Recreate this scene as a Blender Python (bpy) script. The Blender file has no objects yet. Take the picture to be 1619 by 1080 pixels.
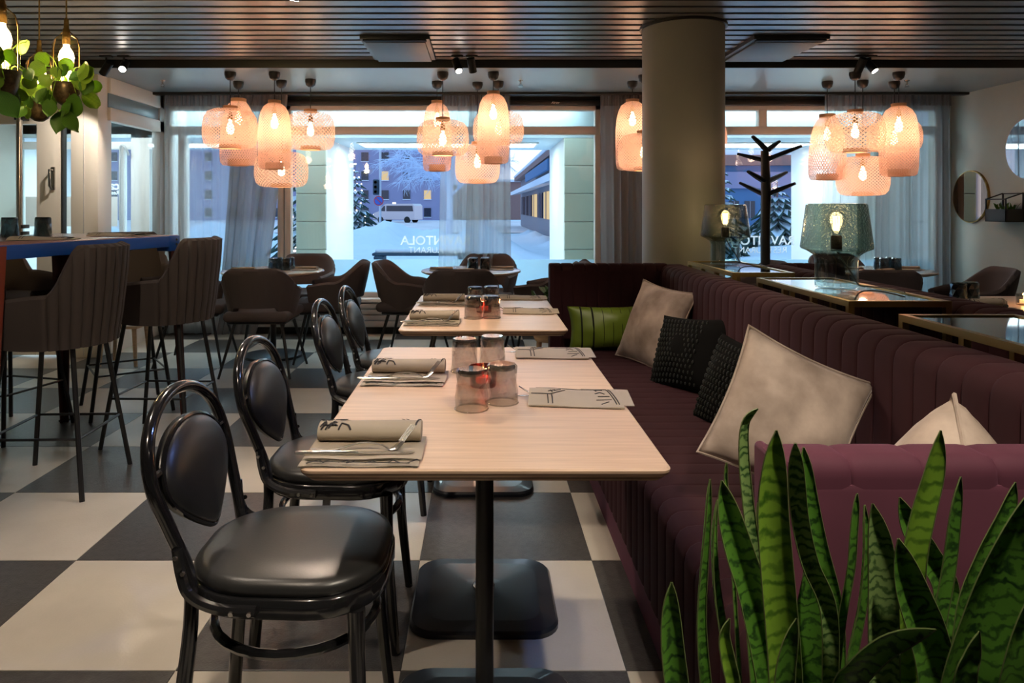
import bpy, bmesh, math, random
from mathutils import Vector, Matrix, noise

random.seed(7)
R = math.radians
PI = math.pi
scene = bpy.context.scene
col = scene.collection

# ------------------------------------------------------------------ camera
F = 1147.0            # focal length in pixels of the 1619x1080 frame
H = 1.23              # eye height
VX, VY = 761.0, 327.0  # vanishing point of the depth lines
cam_data = bpy.data.cameras.new('camera')
cam = bpy.data.objects.new('camera', cam_data)
col.objects.link(cam)
cam.location = (0, 0, H)
cam.rotation_euler = (PI / 2, 0, 0)
cam_data.sensor_width = 36
cam_data.sensor_fit = 'HORIZONTAL'
cam_data.lens = F / 1619 * 36
cam_data.shift_x = (809.5 - VX) / 1619
cam_data.shift_y = -(540 - VY) / 1619
cam_data.clip_start = 0.05
cam_data.clip_end = 400
scene.camera = cam

# ------------------------------------------------------------------ view, world
vs = scene.view_settings
vs.view_transform = 'Standard'
vs.look = 'None'
vs.exposure = 0.0
vs.gamma = 1.0
vs.use_curve_mapping = False

world = bpy.data.worlds.new('dusk_sky')
scene.world = world
world.use_nodes = True
wn, wl = world.node_tree.nodes, world.node_tree.links
wn.clear()
w_out = wn.new('ShaderNodeOutputWorld')
w_bg = wn.new('ShaderNodeBackground')
w_tc = wn.new('ShaderNodeTexCoord')
w_sep = wn.new('ShaderNodeSeparateXYZ')
w_rmp = wn.new('ShaderNodeValToRGB')
w_rmp.color_ramp.elements[0].position = 0.0
w_rmp.color_ramp.elements[0].color = (0.56, 0.60, 0.80, 1)
w_rmp.color_ramp.elements[1].position = 0.6
w_rmp.color_ramp.elements[1].color = (0.22, 0.44, 0.72, 1)
wl.new(w_tc.outputs['Generated'], w_sep.inputs[0])
wl.new(w_sep.outputs['Z'], w_rmp.inputs[0])
wl.new(w_rmp.outputs[0], w_bg.inputs[0])
w_bg.inputs[1].default_value = 2.4
wl.new(w_bg.outputs[0], w_out.inputs[0])

# ceiling spots of the dining room (x, y, z, aim, watt, colour, cone deg); their housings are built further down
SPOTS = [
    ((-0.70, 3.10, 2.34), (-0.25, 2.2, 0.4), 84, (1.0, 0.80, 0.62), 95),
    ((-0.62, 0.75, 2.34), (-0.45, 1.6, 0.4), 60, (1.0, 0.82, 0.64), 85),
    ((0.55, 3.00, 2.34), (0.25, 3.0, 0.7), 42, (1.0, 0.80, 0.64), 80),
    ((-1.15, 1.7, 2.34), (-1.35, 2.6, 0.0), 55, (1.0, 0.84, 0.68), 90),
    ((-0.95, 3.7, 2.34), (-1.3, 4.6, 0.0), 22, (1.0, 0.84, 0.70), 90),
    ((0.75, 0.40, 2.34), (0.50, 0.95, 0.75), 130, (1.0, 0.88, 0.70), 64),
    ((1.75, 1.60, 2.34), (1.2, 2.6, 0.7), 9, (1.0, 0.80, 0.68), 90),
    ((3.2, 3.3, 2.34), (2.7, 3.6, 0.7), 22, (1.0, 0.85, 0.72), 90),
    ((0.90, 2.15, 2.34), (-0.45, 1.9, 0.6), 36, (0.26, 0.42, 1.0), 62),  # added blue lamp, standing in for dusk window light on the chairs
]

# ------------------------------------------------------------------ helpers
def P(px, py, d):
    """a point of the place seen at pixel (px, py), d metres into the room"""
    return Vector(((px - VX) * d / F, d, H - (py - VY) * d / F))


class MB:
    """collects boxes, tubes, lathes, grids; build() links them as one mesh"""
    def __init__(self):
        self.v, self.f, self.uv = [], [], {}

    def add(self, vs, fs):
        o = len(self.v)
        self.v += [tuple(p) for p in vs]
        self.f += [tuple(i + o for i in f) for f in fs]
        return self

    def box(self, a, b):
        x0, y0, z0 = a
        x1, y1, z1 = b
        return self.add([(x0, y0, z0), (x1, y0, z0), (x1, y1, z0), (x0, y1, z0), (x0, y0, z1), (x1, y0, z1), (x1, y1, z1), (x0, y1, z1)],
                        [(0, 3, 2, 1), (4, 5, 6, 7), (0, 1, 5, 4), (1, 2, 6, 5), (2, 3, 7, 6), (3, 0, 4, 7)])

    def rbox(self, a, b, r=0.01, seg=2, mat=None):
        bm = bmesh.new()
        bmesh.ops.create_cube(bm, size=1)
        c = [(a[i] + b[i]) / 2 for i in range(3)]
        s = [b[i] - a[i] for i in range(3)]
        for v in bm.verts:
            v.co = Vector((v.co.x * s[0] + c[0], v.co.y * s[1] + c[1], v.co.z * s[2] + c[2]))
        bmesh.ops.bevel(bm, geom=list(bm.edges), offset=min(r, min(s) * 0.49), segments=seg, profile=0.5, affect='EDGES')
        bm.verts.index_update()
        vs = [v.co.copy() for v in bm.verts]
        if mat is not None:
            vs = [mat @ v for v in vs]
        fs = [[v.index for v in f.verts] for f in bm.faces]
        bm.free()
        return self.add(vs, fs)

    def bar(self, p, q, w, h=None, up=(0, 0, 1)):
        p, q = Vector(p), Vector(q)
        h = h or w
        d = (q - p).normalized()
        u = Vector(up)
        if abs(d.dot(u)) > 0.98:
            u = Vector((1, 0, 0))
        s = d.cross(u).normalized() * (w / 2)
        t = s.cross(d).normalized() * (h / 2)
        vs = [p - s - t, p + s - t, p + s + t, p - s + t, q - s - t, q + s - t, q + s + t, q - s + t]
        return self.add(vs, [(3, 2, 1, 0), (4, 5, 6, 7), (0, 1, 5, 4), (1, 2, 6, 5), (2, 3, 7, 6), (3, 0, 4, 7)])

    def tube(self, pts, r, n=8, closed=False, flat=1.0):
        pts = [Vector(p) for p in pts]
        m = len(pts)
        rs = r if isinstance(r, (list, tuple)) else [r] * m
        vs, fs = [], []
        prev = None
        for i, p in enumerate(pts):
            if closed:
                t = pts[(i + 1) % m] - pts[i - 1]
            else:
                t = pts[min(i + 1, m - 1)] - pts[max(i - 1, 0)]
            t.normalize()
            if prev is None:
                a = Vector((0, 0, 1)) if abs(t.z) < 0.9 else Vector((1, 0, 0))
                u = t.cross(a).normalized()
            else:
                u = (prev - t * prev.dot(t)).normalized()
            prev = u
            w = t.cross(u)
            for k in range(n):
                a = 2 * PI * k / n
                vs.append(p + u * (math.cos(a) * rs[i]) + w * (math.sin(a) * rs[i] * flat))
        for i in range(m if closed else m - 1):
            j = (i + 1) % m
            for k in range(n):
                l = (k + 1) % n
                fs.append((i * n + k, i * n + l, j * n + l, j * n + k))
        if not closed:
            fs.append(tuple(range(n))[::-1])
            fs.append(tuple((m - 1) * n + k for k in range(n)))
        return self.add(vs, fs)

    def lathe(self, prof, n=24, c=(0, 0, 0), caps=True, sx=1.0, sy=1.0, twist=0.0, uv=False):
        vs, fs = [], []
        m = len(prof)
        o = len(self.v)
        for i, (r, z) in enumerate(prof):
            for k in range(n):
                a = 2 * PI * k / n + twist * i
                vs.append((c[0] + r * sx * math.cos(a), c[1] + r * sy * math.sin(a), c[2] + z))
        for i in range(m - 1):
            for k in range(n):
                l = (k + 1) % n
                if uv:
                    fi = len(self.f) + len(fs)
                    u0, u1, v0, v1 = k / n, (k + 1) / n, i / (m - 1), (i + 1) / (m - 1)
                    self.uv[fi] = [(u0, v0), (u1, v0), (u1, v1), (u0, v1)]
                fs.append((i * n + k, i * n + l, (i + 1) * n + l, (i + 1) * n + k))
        if caps:
            if prof[0][0] > 1e-5:
                fs.append(tuple(range(n))[::-1])
            if prof[-1][0] > 1e-5:
                fs.append(tuple((m - 1) * n + k for k in range(n)))
        return self.add(vs, fs)

    def grid(self, fn, nu, nv, cu=False, cv=False, uv=False):
        vs = [fn(i / (nu if cu else nu - 1), j / (nv if cv else nv - 1)) for i in range(nu) for j in range(nv)]
        fs = []
        for i in range(nu if cu else nu - 1):
            for j in range(nv if cv else nv - 1):
                a, b = (i + 1) % nu, (j + 1) % nv
                if uv:
                    self.uv[len(self.f) + len(fs)] = [(i / (nu - 1), j / (nv - 1)), ((i + 1) / (nu - 1), j / (nv - 1)), ((i + 1) / (nu - 1), (j + 1) / (nv - 1)), (i / (nu - 1), (j + 1) / (nv - 1))]
                fs.append((i * nv + j, a * nv + j, a * nv + b, i * nv + b))
        return self.add(vs, fs)

    def prism(self, poly, p0, p1, axis='z'):
        """extrude a 2D polygon between p0 and p1 along an axis"""
        n = len(poly)
        def mk(u, v, w):
            return {'z': (u, v, w), 'y': (u, w, v), 'x': (w, u, v)}[axis]
        vs = [mk(u, v, p0) for u, v in poly] + [mk(u, v, p1) for u, v in poly]
        fs = [tuple(range(n))[::-1], tuple(range(n, 2 * n))]
        fs += [(i, (i + 1) % n, n + (i + 1) % n, n + i) for i in range(n)]
        return self.add(vs, fs)

    def mesh(self, name, mat, smooth=True, angle=40, bevel=None, fix=True):
        me = bpy.data.meshes.new(name)
        me.from_pydata(self.v, [], self.f)
        if fix:
            bm = bmesh.new()
            bm.from_mesh(me)
            bmesh.ops.recalc_face_normals(bm, faces=bm.faces)
            bm.to_mesh(me)
            bm.free()
        if self.uv:
            l = me.uv_layers.new(name='UVMap')
            for p in me.polygons:
                q = self.uv.get(p.index)
                if q and len(q) == len(p.loop_indices):
                    vm = {vi: q[i] for i, vi in enumerate(self.f[p.index])}
                    for li in p.loop_indices:
                        l.data[li].uv = vm[me.loops[li].vertex_index]
        if smooth:
            me.polygons.foreach_set('use_smooth', [True] * len(me.polygons))
            me.set_sharp_from_angle(angle=R(angle))
        me.materials.append(M[mat] if isinstance(mat, str) else mat)
        me.update()
        return me

    def build(self, name, mat, parent=None, loc=None, rz=None, **kw):
        return link(name, self.mesh(name, mat, **kw), parent, loc, rz)


def link(name, me, parent=None, loc=None, rz=None, rot=None, scale=None):
    o = bpy.data.objects.new(name, me)
    col.objects.link(o)
    if parent is not None:
        o.parent = parent
    if loc is not None:
        o.location = loc
    if rz is not None:
        o.rotation_euler = (0, 0, rz)
    if rot is not None:
        o.rotation_euler = rot
    if scale is not None:
        o.scale = scale
    return o


def tag(o, label=None, cat=None, group=None, kind=None):
    if label:
        o['label'] = label
    if cat:
        o['category'] = cat
    if group:
        o['group'] = group
    if kind:
        o['kind'] = kind
    return o


def thing(name, label, cat, loc=(0, 0, 0), rz=0.0, group=None):
    o = bpy.data.objects.new(name, None)
    o.empty_display_size = 0.1
    col.objects.link(o)
    o.location = loc
    o.rotation_euler = (0, 0, rz)
    return tag(o, label, cat, group)


KIDS = {}
def kids(o):
    return [c for c in bpy.data.objects if c.parent == o]


def copy_tree(o, parent=None, loc=None, rz=None, label=None, group=None):
    c = o.copy()
    col.objects.link(c)
    if parent is not None:
        c.parent = parent
    if loc is not None:
        c.location = loc
    if rz is not None:
        c.rotation_euler = (0, 0, rz)
    if label:
        c['label'] = label
    if group:
        c['group'] = group
    for ch in kids(o):
        copy_tree(ch, c)
    return c


def struct(o):
    o['kind'] = 'structure'
    return o


def arc(c, r, a0, a1, n, plane='xz'):
    out = []
    for i in range(n):
        a = R(a0 + (a1 - a0) * i / (n - 1))
        u, v = r * math.cos(a), r * math.sin(a)
        out.append({'xz': (c[0] + u, c[1], c[2] + v), 'xy': (c[0] + u, c[1] + v, c[2]), 'yz': (c[0], c[1] + u, c[2] + v)}[plane])
    return out


def smooth_path(pts, k=6, closed=False):
    """Catmull-Rom through the points"""
    pts = [Vector(p) for p in pts]
    n = len(pts)
    out = []
    rng = range(n) if closed else range(n - 1)
    for i in rng:
        if closed:
            p0, p1, p2, p3 = pts[i - 1], pts[i], pts[(i + 1) % n], pts[(i + 2) % n]
        else:
            p0, p1, p2, p3 = pts[max(i - 1, 0)], pts[i], pts[i + 1], pts[min(i + 2, n - 1)]
        for s in range(k):
            t = s / k
            out.append(0.5 * ((2 * p1) + (-p0 + p2) * t + (2 * p0 - 5 * p1 + 4 * p2 - p3) * t * t + (-p0 + 3 * p1 - 3 * p2 + p3) * t ** 3))
    if not closed:
        out.append(pts[-1])
    return out


def rounded_rect(w, d, r, n=6, cx=0, cy=0, bulge=0.0):
    out = []
    for sx, sy, a0 in ((1, 1, 0), (-1, 1, 90), (-1, -1, 180), (1, -1, 270)):
        for i in range(n + 1):
            a = R(a0 + 90 * i / n)
            out.append((cx + sx * (w / 2 - r) + r * math.cos(a), cy + sy * (d / 2 - r) + r * math.sin(a)))
    if bulge:
        out = [(cx + (x - cx) * (1 + bulge * (1 - ((y - cy) / (d / 2)) ** 2)), cy + (y - cy) * (1 + bulge * (1 - ((x - cx) / (w / 2)) ** 2))) for x, y in out]
    return out


# ------------------------------------------------------------------ materials
M = {}


def nodes_of(name):
    m = bpy.data.materials.new(name)
    m.use_nodes = True
    nt = m.node_tree
    nt.nodes.clear()
    M[name] = m
    return m, nt.nodes, nt.links


def pmat(name, c, rough=0.5, metal=0.0, spec=0.5, var=0.0, vscale=8.0, bump=0.0, bscale=60.0, sheen=0.0, sheen_c=None, emit=None, estr=0.0, stretch=None, c2=None, coat=0.0, trans=0.0, sss=0.0):
    m, N, L = nodes_of(name)
    out = N.new('ShaderNodeOutputMaterial')
    b = N.new('ShaderNodeBsdfPrincipled')
    L.new(b.outputs[0], out.inputs[0])
    b.inputs['Base Color'].default_value = (*c, 1)
    b.inputs['Roughness'].default_value = rough
    b.inputs['Metallic'].default_value = metal
    b.inputs['Specular IOR Level'].default_value = spec
    b.inputs['Coat Weight'].default_value = coat
    b.inputs['Transmission Weight'].default_value = trans
    if sheen:
        b.inputs['Sheen Weight'].default_value = sheen
        b.inputs['Sheen Roughness'].default_value = 0.35
        b.inputs['Sheen Tint'].default_value = (*(sheen_c or c), 1)
    if emit:
        b.inputs['Emission Color'].default_value = (*emit, 1)
        b.inputs['Emission Strength'].default_value = estr
    if var or bump or c2:
        tc = N.new('ShaderNodeTexCoord')
        mp = N.new('ShaderNodeMapping')
        L.new(tc.outputs['Object'], mp.inputs[0])
        if stretch:
            mp.inputs['Scale'].default_value = stretch
    if var or c2:
        nz = N.new('ShaderNodeTexNoise')
        nz.inputs['Scale'].default_value = vscale
        nz.inputs['Detail'].default_value = 6
        L.new(mp.outputs[0], nz.inputs['Vector'])
        rp = N.new('ShaderNodeValToRGB')
        rp.color_ramp.elements[0].position = 0.32
        rp.color_ramp.elements[1].position = 0.68
        a = c2 or tuple(x * (1 - var) for x in c)
        rp.color_ramp.elements[0].color = (*a, 1)
        rp.color_ramp.elements[1].color = (*(c if c2 else tuple(min(1, x * (1 + var)) for x in c)), 1)
        L.new(nz.outputs['Fac'], rp.inputs[0])
        L.new(rp.outputs[0], b.inputs['Base Color'])
    if bump:
        nb = N.new('ShaderNodeTexNoise')
        nb.inputs['Scale'].default_value = bscale
        nb.inputs['Detail'].default_value = 4
        L.new(mp.outputs[0], nb.inputs['Vector'])
        bp = N.new('ShaderNodeBump')
        bp.inputs['Strength'].default_value = bump
        bp.inputs['Distance'].default_value = 0.004
        L.new(nb.outputs['Fac'], bp.inputs['Height'])
        L.new(bp.outputs[0], b.inputs['Normal'])
    return m


def thin_glass(name, tint, refl=0.6, rough=0.02, rc=(1, 1, 1), bump=0.0, bscale=60, ior=1.45):
    """clear or tinted sheet: what lies behind shows through, with a mirror sheen on top"""
    m, N, L = nodes_of(name)
    out = N.new('ShaderNodeOutputMaterial')
    mx = N.new('ShaderNodeMixShader')
    t = N.new('ShaderNodeBsdfTransparent')
    g = N.new('ShaderNodeBsdfGlossy')
    fr = N.new('ShaderNodeFresnel')
    mu = N.new('ShaderNodeMath')
    mu.operation = 'MULTIPLY'
    mu.inputs[1].default_value = refl
    # a sheet is not refracted through: keep the same reflectance on its far face
    geo = N.new('ShaderNodeNewGeometry')
    mr = N.new('ShaderNodeMapRange')
    mr.inputs['To Min'].default_value = ior
    mr.inputs['To Max'].default_value = 1 / ior
    L.new(geo.outputs['Backfacing'], mr.inputs['Value'])
    L.new(mr.outputs['Result'], fr.inputs['IOR'])
    t.inputs[0].default_value = (*tint, 1)
    g.inputs[0].default_value = (*rc, 1)
    g.inputs['Roughness'].default_value = rough
    L.new(fr.outputs[0], mu.inputs[0])
    L.new(mu.outputs[0], mx.inputs[0])
    L.new(t.outputs[0], mx.inputs[1])
    L.new(g.outputs[0], mx.inputs[2])
    L.new(mx.outputs[0], out.inputs[0])
    if bump:
        tc = N.new('ShaderNodeTexCoord')
        nb = N.new('ShaderNodeTexNoise')
        nb.inputs['Scale'].default_value = bscale
        L.new(tc.outputs['Object'], nb.inputs['Vector'])
        bp = N.new('ShaderNodeBump')
        bp.inputs['Strength'].default_value = bump
        bp.inputs['Distance'].default_value = 0.01
        L.new(nb.outputs['Fac'], bp.inputs['Height'])
        L.new(bp.outputs[0], g.inputs['Normal'])
        L.new(bp.outputs[0], fr.inputs['Normal'])
    return m


def veil(name, c, alpha, trans=0.6, rough=1.0):
    """see-through cloth or film: part open, part diffuse, part light passing through"""
    m, N, L = nodes_of(name)
    out = N.new('ShaderNodeOutputMaterial')
    mx = N.new('ShaderNodeMixShader')
    m2 = N.new('ShaderNodeMixShader')
    t = N.new('ShaderNodeBsdfTransparent')
    d = N.new('ShaderNodeBsdfDiffuse')
    tr = N.new('ShaderNodeBsdfTranslucent')
    d.inputs[0].default_value = (*c, 1)
    tr.inputs[0].default_value = (*c, 1)
    mx.inputs[0].default_value = alpha
    m2.inputs[0].default_value = trans
    L.new(d.outputs[0], m2.inputs[1])
    L.new(tr.outputs[0], m2.inputs[2])
    L.new(t.outputs[0], mx.inputs[1])
    L.new(m2.outputs[0], mx.inputs[2])
    L.new(mx.outputs[0], out.inputs[0])
    return m


def woven(name, c, n_u, n_v, cover):
    """open weave of thin bamboo strips crossing in two diagonals (UV of the lathed shade)"""
    m, N, L = nodes_of(name)
    out = N.new('ShaderNodeOutputMaterial')
    tc = N.new('ShaderNodeTexCoord')
    sp = N.new('ShaderNodeSeparateXYZ')
    L.new(tc.outputs['UV'], sp.inputs[0])
    def math_n(op, a, b):
        q = N.new('ShaderNodeMath')
        q.operation = op
        for i, x in enumerate((a, b)):
            if x is None:
                continue
            if isinstance(x, (int, float)):
                q.inputs[i].default_value = x
            else:
                L.new(x, q.inputs[i])
        return q.outputs[0]
    u = math_n('MULTIPLY', sp.outputs[0], n_u)
    v = math_n('MULTIPLY', sp.outputs[1], n_v)
    a = math_n('FRACT', math_n('ADD', u, v), None)
    b = math_n('FRACT', math_n('SUBTRACT', u, v), None)
    sa = math_n('LESS_THAN', a, cover)
    sb = math_n('LESS_THAN', b, cover)
    al = math_n('MAXIMUM', sa, sb)
    mx = N.new('ShaderNodeMixShader')
    m2 = N.new('ShaderNodeMixShader')
    t = N.new('ShaderNodeBsdfTransparent')
    d = N.new('ShaderNodeBsdfDiffuse')
    tr = N.new('ShaderNodeBsdfTranslucent')
    d.inputs[0].default_value = (*c, 1)
    tr.inputs[0].default_value = (*c, 1)
    m2.inputs[0].default_value = 0.6
    L.new(al, mx.inputs[0])
    L.new(d.outputs[0], m2.inputs[1])
    L.new(tr.outputs[0], m2.inputs[2])
    L.new(t.outputs[0], mx.inputs[1])
    L.new(m2.outputs[0], mx.inputs[2])
    L.new(mx.outputs[0], out.inputs[0])
    return m


def emit_mat(name, c, s):
    m, N, L = nodes_of(name)
    out = N.new('ShaderNodeOutputMaterial')
    e = N.new('ShaderNodeEmission')
    e.inputs[0].default_value = (*c, 1)
    e.inputs[1].default_value = s
    L.new(e.outputs[0], out.inputs[0])
    return m


def leaf_mat(name, dark, light, scale=26, mixpos=0.5, dist=5.0, trans=0.25):
    m, N, L = nodes_of(name)
    out = N.new('ShaderNodeOutputMaterial')
    b = N.new('ShaderNodeBsdfPrincipled')
    b.inputs['Roughness'].default_value = 0.38
    tc = N.new('ShaderNodeTexCoord')
    wv = N.new('ShaderNodeTexWave')
    wv.bands_direction = 'Z'
    wv.inputs['Scale'].default_value = scale
    wv.inputs['Distortion'].default_value = dist
    wv.inputs['Detail'].default_value = 3
    wv.inputs['Detail Scale'].default_value = 2.5
    nz = N.new('ShaderNodeTexNoise')
    nz.inputs['Scale'].default_value = 40
    nz.inputs['Detail'].default_value = 5
    ml = N.new('ShaderNodeMath')
    ml.operation = 'MULTIPLY'
    rp = N.new('ShaderNodeValToRGB')
    rp.color_ramp.elements[0].position = mixpos - 0.25
    rp.color_ramp.elements[1].position = mixpos + 0.1
    rp.color_ramp.elements[0].color = (*dark, 1)
    rp.color_ramp.elements[1].color = (*light, 1)
    L.new(tc.outputs['Object'], wv.inputs['Vector'])
    L.new(tc.outputs['Object'], nz.inputs['Vector'])
    ad = N.new('ShaderNodeMath')
    ad.operation = 'ADD'
    L.new(wv.outputs['Fac'], ml.inputs[0])
    ml.inputs[1].default_value = 0.55
    L.new(ml.outputs[0], ad.inputs[0])
    m3 = N.new('ShaderNodeMath')
    m3.operation = 'MULTIPLY'
    m3.inputs[1].default_value = 0.5
    L.new(nz.outputs['Fac'], m3.inputs[0])
    L.new(m3.outputs[0], ad.inputs[1])
    L.new(ad.outputs[0], rp.inputs[0])
    L.new(rp.outputs[0], b.inputs['Base Color'])
    tr = N.new('ShaderNodeBsdfTranslucent')
    L.new(rp.outputs[0], tr.inputs[0])
    mx = N.new('ShaderNodeMixShader')
    mx.inputs[0].default_value = trans
    L.new(b.outputs[0], mx.inputs[1])
    L.new(tr.outputs[0], mx.inputs[2])
    L.new(mx.outputs[0], out.inputs[0])
    return m


# setting
pmat('tile_light', (0.50, 0.46, 0.395), 0.33, var=0.10, vscale=3, bump=0.15, bscale=120)
pmat('tile_dark', (0.062, 0.058, 0.055), 0.32, var=0.22, vscale=40, bump=0.25, bscale=150)
pmat('grout', (0.12, 0.11, 0.10), 0.8)
pmat('slat', (0.19, 0.18, 0.175), 0.34, metal=0.4)
pmat('ceiling_void', (0.008, 0.008, 0.008), 0.9)
pmat('soffit', (0.21, 0.285, 0.325), 0.28, spec=0.7)
pmat('dark_trim', (0.014, 0.013, 0.012), 0.45)
pmat('wall_grey', (0.40, 0.435, 0.40), 0.75, var=0.05, vscale=2, bump=0.08, bscale=90)
pmat('column_paint', (0.33, 0.325, 0.28), 0.5, var=0.04, vscale=3)
pmat('white_frame', (0.80, 0.76, 0.70), 0.4)
pmat('window_frame', (0.58, 0.54, 0.51), 0.4)
pmat('bright_white', (0.80, 0.80, 0.80), 0.5)
pmat('radiator', (0.42, 0.44, 0.46), 0.45)
pmat('black_metal', (0.012, 0.012, 0.013), 0.38)
pmat('black_gloss', (0.010, 0.010, 0.011), 0.16, coat=0.4)
pmat('black_steel', (0.014, 0.017, 0.024), 0.28, coat=0.2)
pmat('seat_leather', (0.020, 0.020, 0.020), 0.34, bump=0.06, bscale=300)
pmat('steel', (0.55, 0.53, 0.50), 0.22, metal=1.0)
pmat('brass', (0.52, 0.36, 0.14), 0.34, metal=1.0)
pmat('old_brass', (0.30, 0.19, 0.06), 0.35, metal=0.9, var=0.35, vscale=30)
pmat('oak', (0.60, 0.425, 0.295), 0.36, stretch=(1.2, 22, 22), c2=(0.48, 0.33, 0.225), vscale=4)
pmat('ply_edge', (0.50, 0.33, 0.21), 0.5)
pmat('ply_dark', (0.22, 0.13, 0.08), 0.6)
pmat('stone_top', (0.38, 0.34, 0.31), 0.16, var=0.08)
pmat('pale_wood', (0.62, 0.44, 0.28), 0.5, var=0.12, stretch=(1, 1, 8))
pmat('velvet', (0.031, 0.0075, 0.0105), 0.85, spec=0.25, sheen=0.06, sheen_c=(0.55, 0.22, 0.34), var=0.10, vscale=7)
pmat('velvet_lit', (0.075, 0.018, 0.034), 0.8, spec=0.3, sheen=0.28, sheen_c=(0.60, 0.26, 0.42), var=0.18, vscale=6)  # paler, pinker copy of velvet: light on these faces put into the colour
pmat('chair_cloth', (0.080, 0.064, 0.066), 0.85, spec=0.3, sheen=0.15, sheen_c=(0.5, 0.42, 0.45), bump=0.2, bscale=500)
pmat('stool_cloth', (0.066, 0.052, 0.046), 0.8, spec=0.3, sheen=0.12, sheen_c=(0.45, 0.42, 0.5), bump=0.15, bscale=500)
pmat('beige_velvet', (0.50, 0.395, 0.33), 0.7, sheen=0.4, sheen_c=(0.9, 0.8, 0.75), c2=(0.24, 0.18, 0.145), vscale=9, bump=0.25, bscale=30)
pmat('green_satin', (0.15, 0.22, 0.02), 0.45, sheen=0.2, var=0.15, vscale=4)
pmat('green_stripe', (0.006, 0.010, 0.003), 0.6)
pmat('black_knit', (0.004, 0.004, 0.004), 0.9, spec=0.1)
pmat('black_bead', (0.006, 0.008, 0.006), 0.4, spec=0.3)
pmat('paper', (0.31, 0.255, 0.19), 0.75, var=0.05, vscale=10)
pmat('ink', (0.012, 0.010, 0.010), 0.8)
pmat('rim_blue', (0.012, 0.075, 0.33), 0.35)
pmat('leg_red', (0.20, 0.035, 0.018), 0.4)
pmat('leg_dark', (0.055, 0.016, 0.012), 0.4)
pmat('lintel_paint', (0.55, 0.70, 0.78), 0.5)
pmat('bar_top', (0.26, 0.13, 0.12), 0.25, var=0.1)
pmat('planter_grey', (0.045, 0.047, 0.047), 0.5)
pmat('soil', (0.02, 0.013, 0.008), 0.95, bump=0.6, bscale=80)
pmat('vent_metal', (0.10, 0.11, 0.115), 0.5, metal=0.4)
pmat('bronze_mirror', (0.34, 0.25, 0.19), 0.03, metal=1.0)
pmat('silver_mirror', (0.70, 0.73, 0.78), 0.02, metal=1.0)
pmat('dark_mirror', (0.15, 0.15, 0.155), 0.03, metal=1.0)
pmat('cable', (0.16, 0.15, 0.14), 0.5)
pmat('bamboo', (0.48, 0.26, 0.13), 0.6, var=0.15)
pmat('wax', (0.9, 0.8, 0.6), 0.5, emit=(1.0, 0.55, 0.2), estr=1.5)
# outdoors
pmat('snow', (0.70, 0.73, 0.82), 0.8, bump=0.7, bscale=3.0)
pmat('road_snow', (0.74, 0.62, 0.64), 0.8, var=0.12, vscale=0.6)
pmat('pillar_tile', (0.62, 0.74, 0.68), 0.4, var=0.04, vscale=2)
pmat('lilac_wall', (0.26, 0.25, 0.40), 0.8, var=0.05, vscale=0.3)
pmat('shop_wall', (0.25, 0.23, 0.27), 0.7)
pmat('shop_blue', (0.06, 0.16, 0.34), 0.6)
pmat('shop_brown', (0.24, 0.13, 0.12), 0.7)
pmat('dark_window', (0.015, 0.02, 0.04), 0.12)
pmat('fir', (0.035, 0.07, 0.06), 0.9)
pmat('fir_snow', (0.70, 0.78, 0.88), 0.9)
pmat('frost_bark', (0.62, 0.68, 0.85), 0.9)
pmat('van_paint', (0.55, 0.46, 0.50), 0.3, coat=0.4)
pmat('tyre', (0.012, 0.012, 0.013), 0.8)
pmat('sign_blue', (0.03, 0.10, 0.45), 0.4)
pmat('sign_red', (0.55, 0.03, 0.03), 0.4)
pmat('pole_grey', (0.50, 0.52, 0.60), 0.5)
pmat('bench_dark', (0.015, 0.04, 0.07), 0.6)
emit_mat('bulb_warm', (1.0, 0.72, 0.42), 16)
emit_mat('bulb_soft', (1.0, 0.70, 0.40), 40)
emit_mat('spot_lens', (1.0, 0.90, 0.78), 30)
emit_mat('lobby_light', (0.95, 1.0, 1.0), 6)
emit_mat('headlight', (1.0, 0.85, 0.7), 6)
emit_mat('lit_window', (1.0, 0.72, 0.42), 0.9)
emit_mat('flame', (1.0, 0.55, 0.18), 12)
emit_mat('fairy', (1.0, 0.8, 0.75), 5)
thin_glass('pane', (0.93, 0.97, 0.96), 0.9)
thin_glass('tumbler', (0.83, 0.82, 0.81), 1.0, 0.03, ior=1.8)
thin_glass('tumbler_dark', (0.48, 0.53, 0.54), 1.0, 0.03, ior=1.9)
thin_glass('lamp_glass', (0.38, 0.41, 0.35), 1.0, 0.04, bump=0.5, bscale=110, ior=1.45)
thin_glass('lamp_base_glass', (0.72, 0.80, 0.80), 1.0, 0.02, ior=1.7)
pmat('pot_bronze', (0.085, 0.06, 0.03), 0.38, metal=0.6, var=0.5, vscale=60)
thin_glass('amber_glass', (0.86, 0.80, 0.62), 1.0, 0.03, ior=1.6)
thin_glass('clear_glass', (0.93, 0.93, 0.91), 1.0, 0.03)
thin_glass('red_glass', (0.60, 0.16, 0.15), 1.0, 0.05)
veil('frosted', (0.70, 0.89, 1.0), 0.93, 0.75)
veil('sheer', (0.30, 0.30, 0.31), 0.66, 0.65)
veil('sheer_thin', (0.46, 0.50, 0.52), 0.42, 0.65)
veil('drape', (0.23, 0.215, 0.215), 0.86, 0.55)
veil('vinyl_letter', (0.97, 0.98, 1.0), 1.0, 0.8)
woven('weave_fine', (0.84, 0.56, 0.44), 44, 24, 0.36)
woven('weave_tall', (0.84, 0.56, 0.44), 34, 38, 0.37)
woven('weave_open', (0.84, 0.60, 0.46), 36, 19, 0.28)
leaf_mat('snake_leaf', (0.010, 0.045, 0.010), (0.095, 0.25, 0.030), 22, 0.44, 11)
leaf_mat('snake_bright', (0.040, 0.12, 0.010), (0.20, 0.36, 0.035), 20, 0.40, 6)
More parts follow.
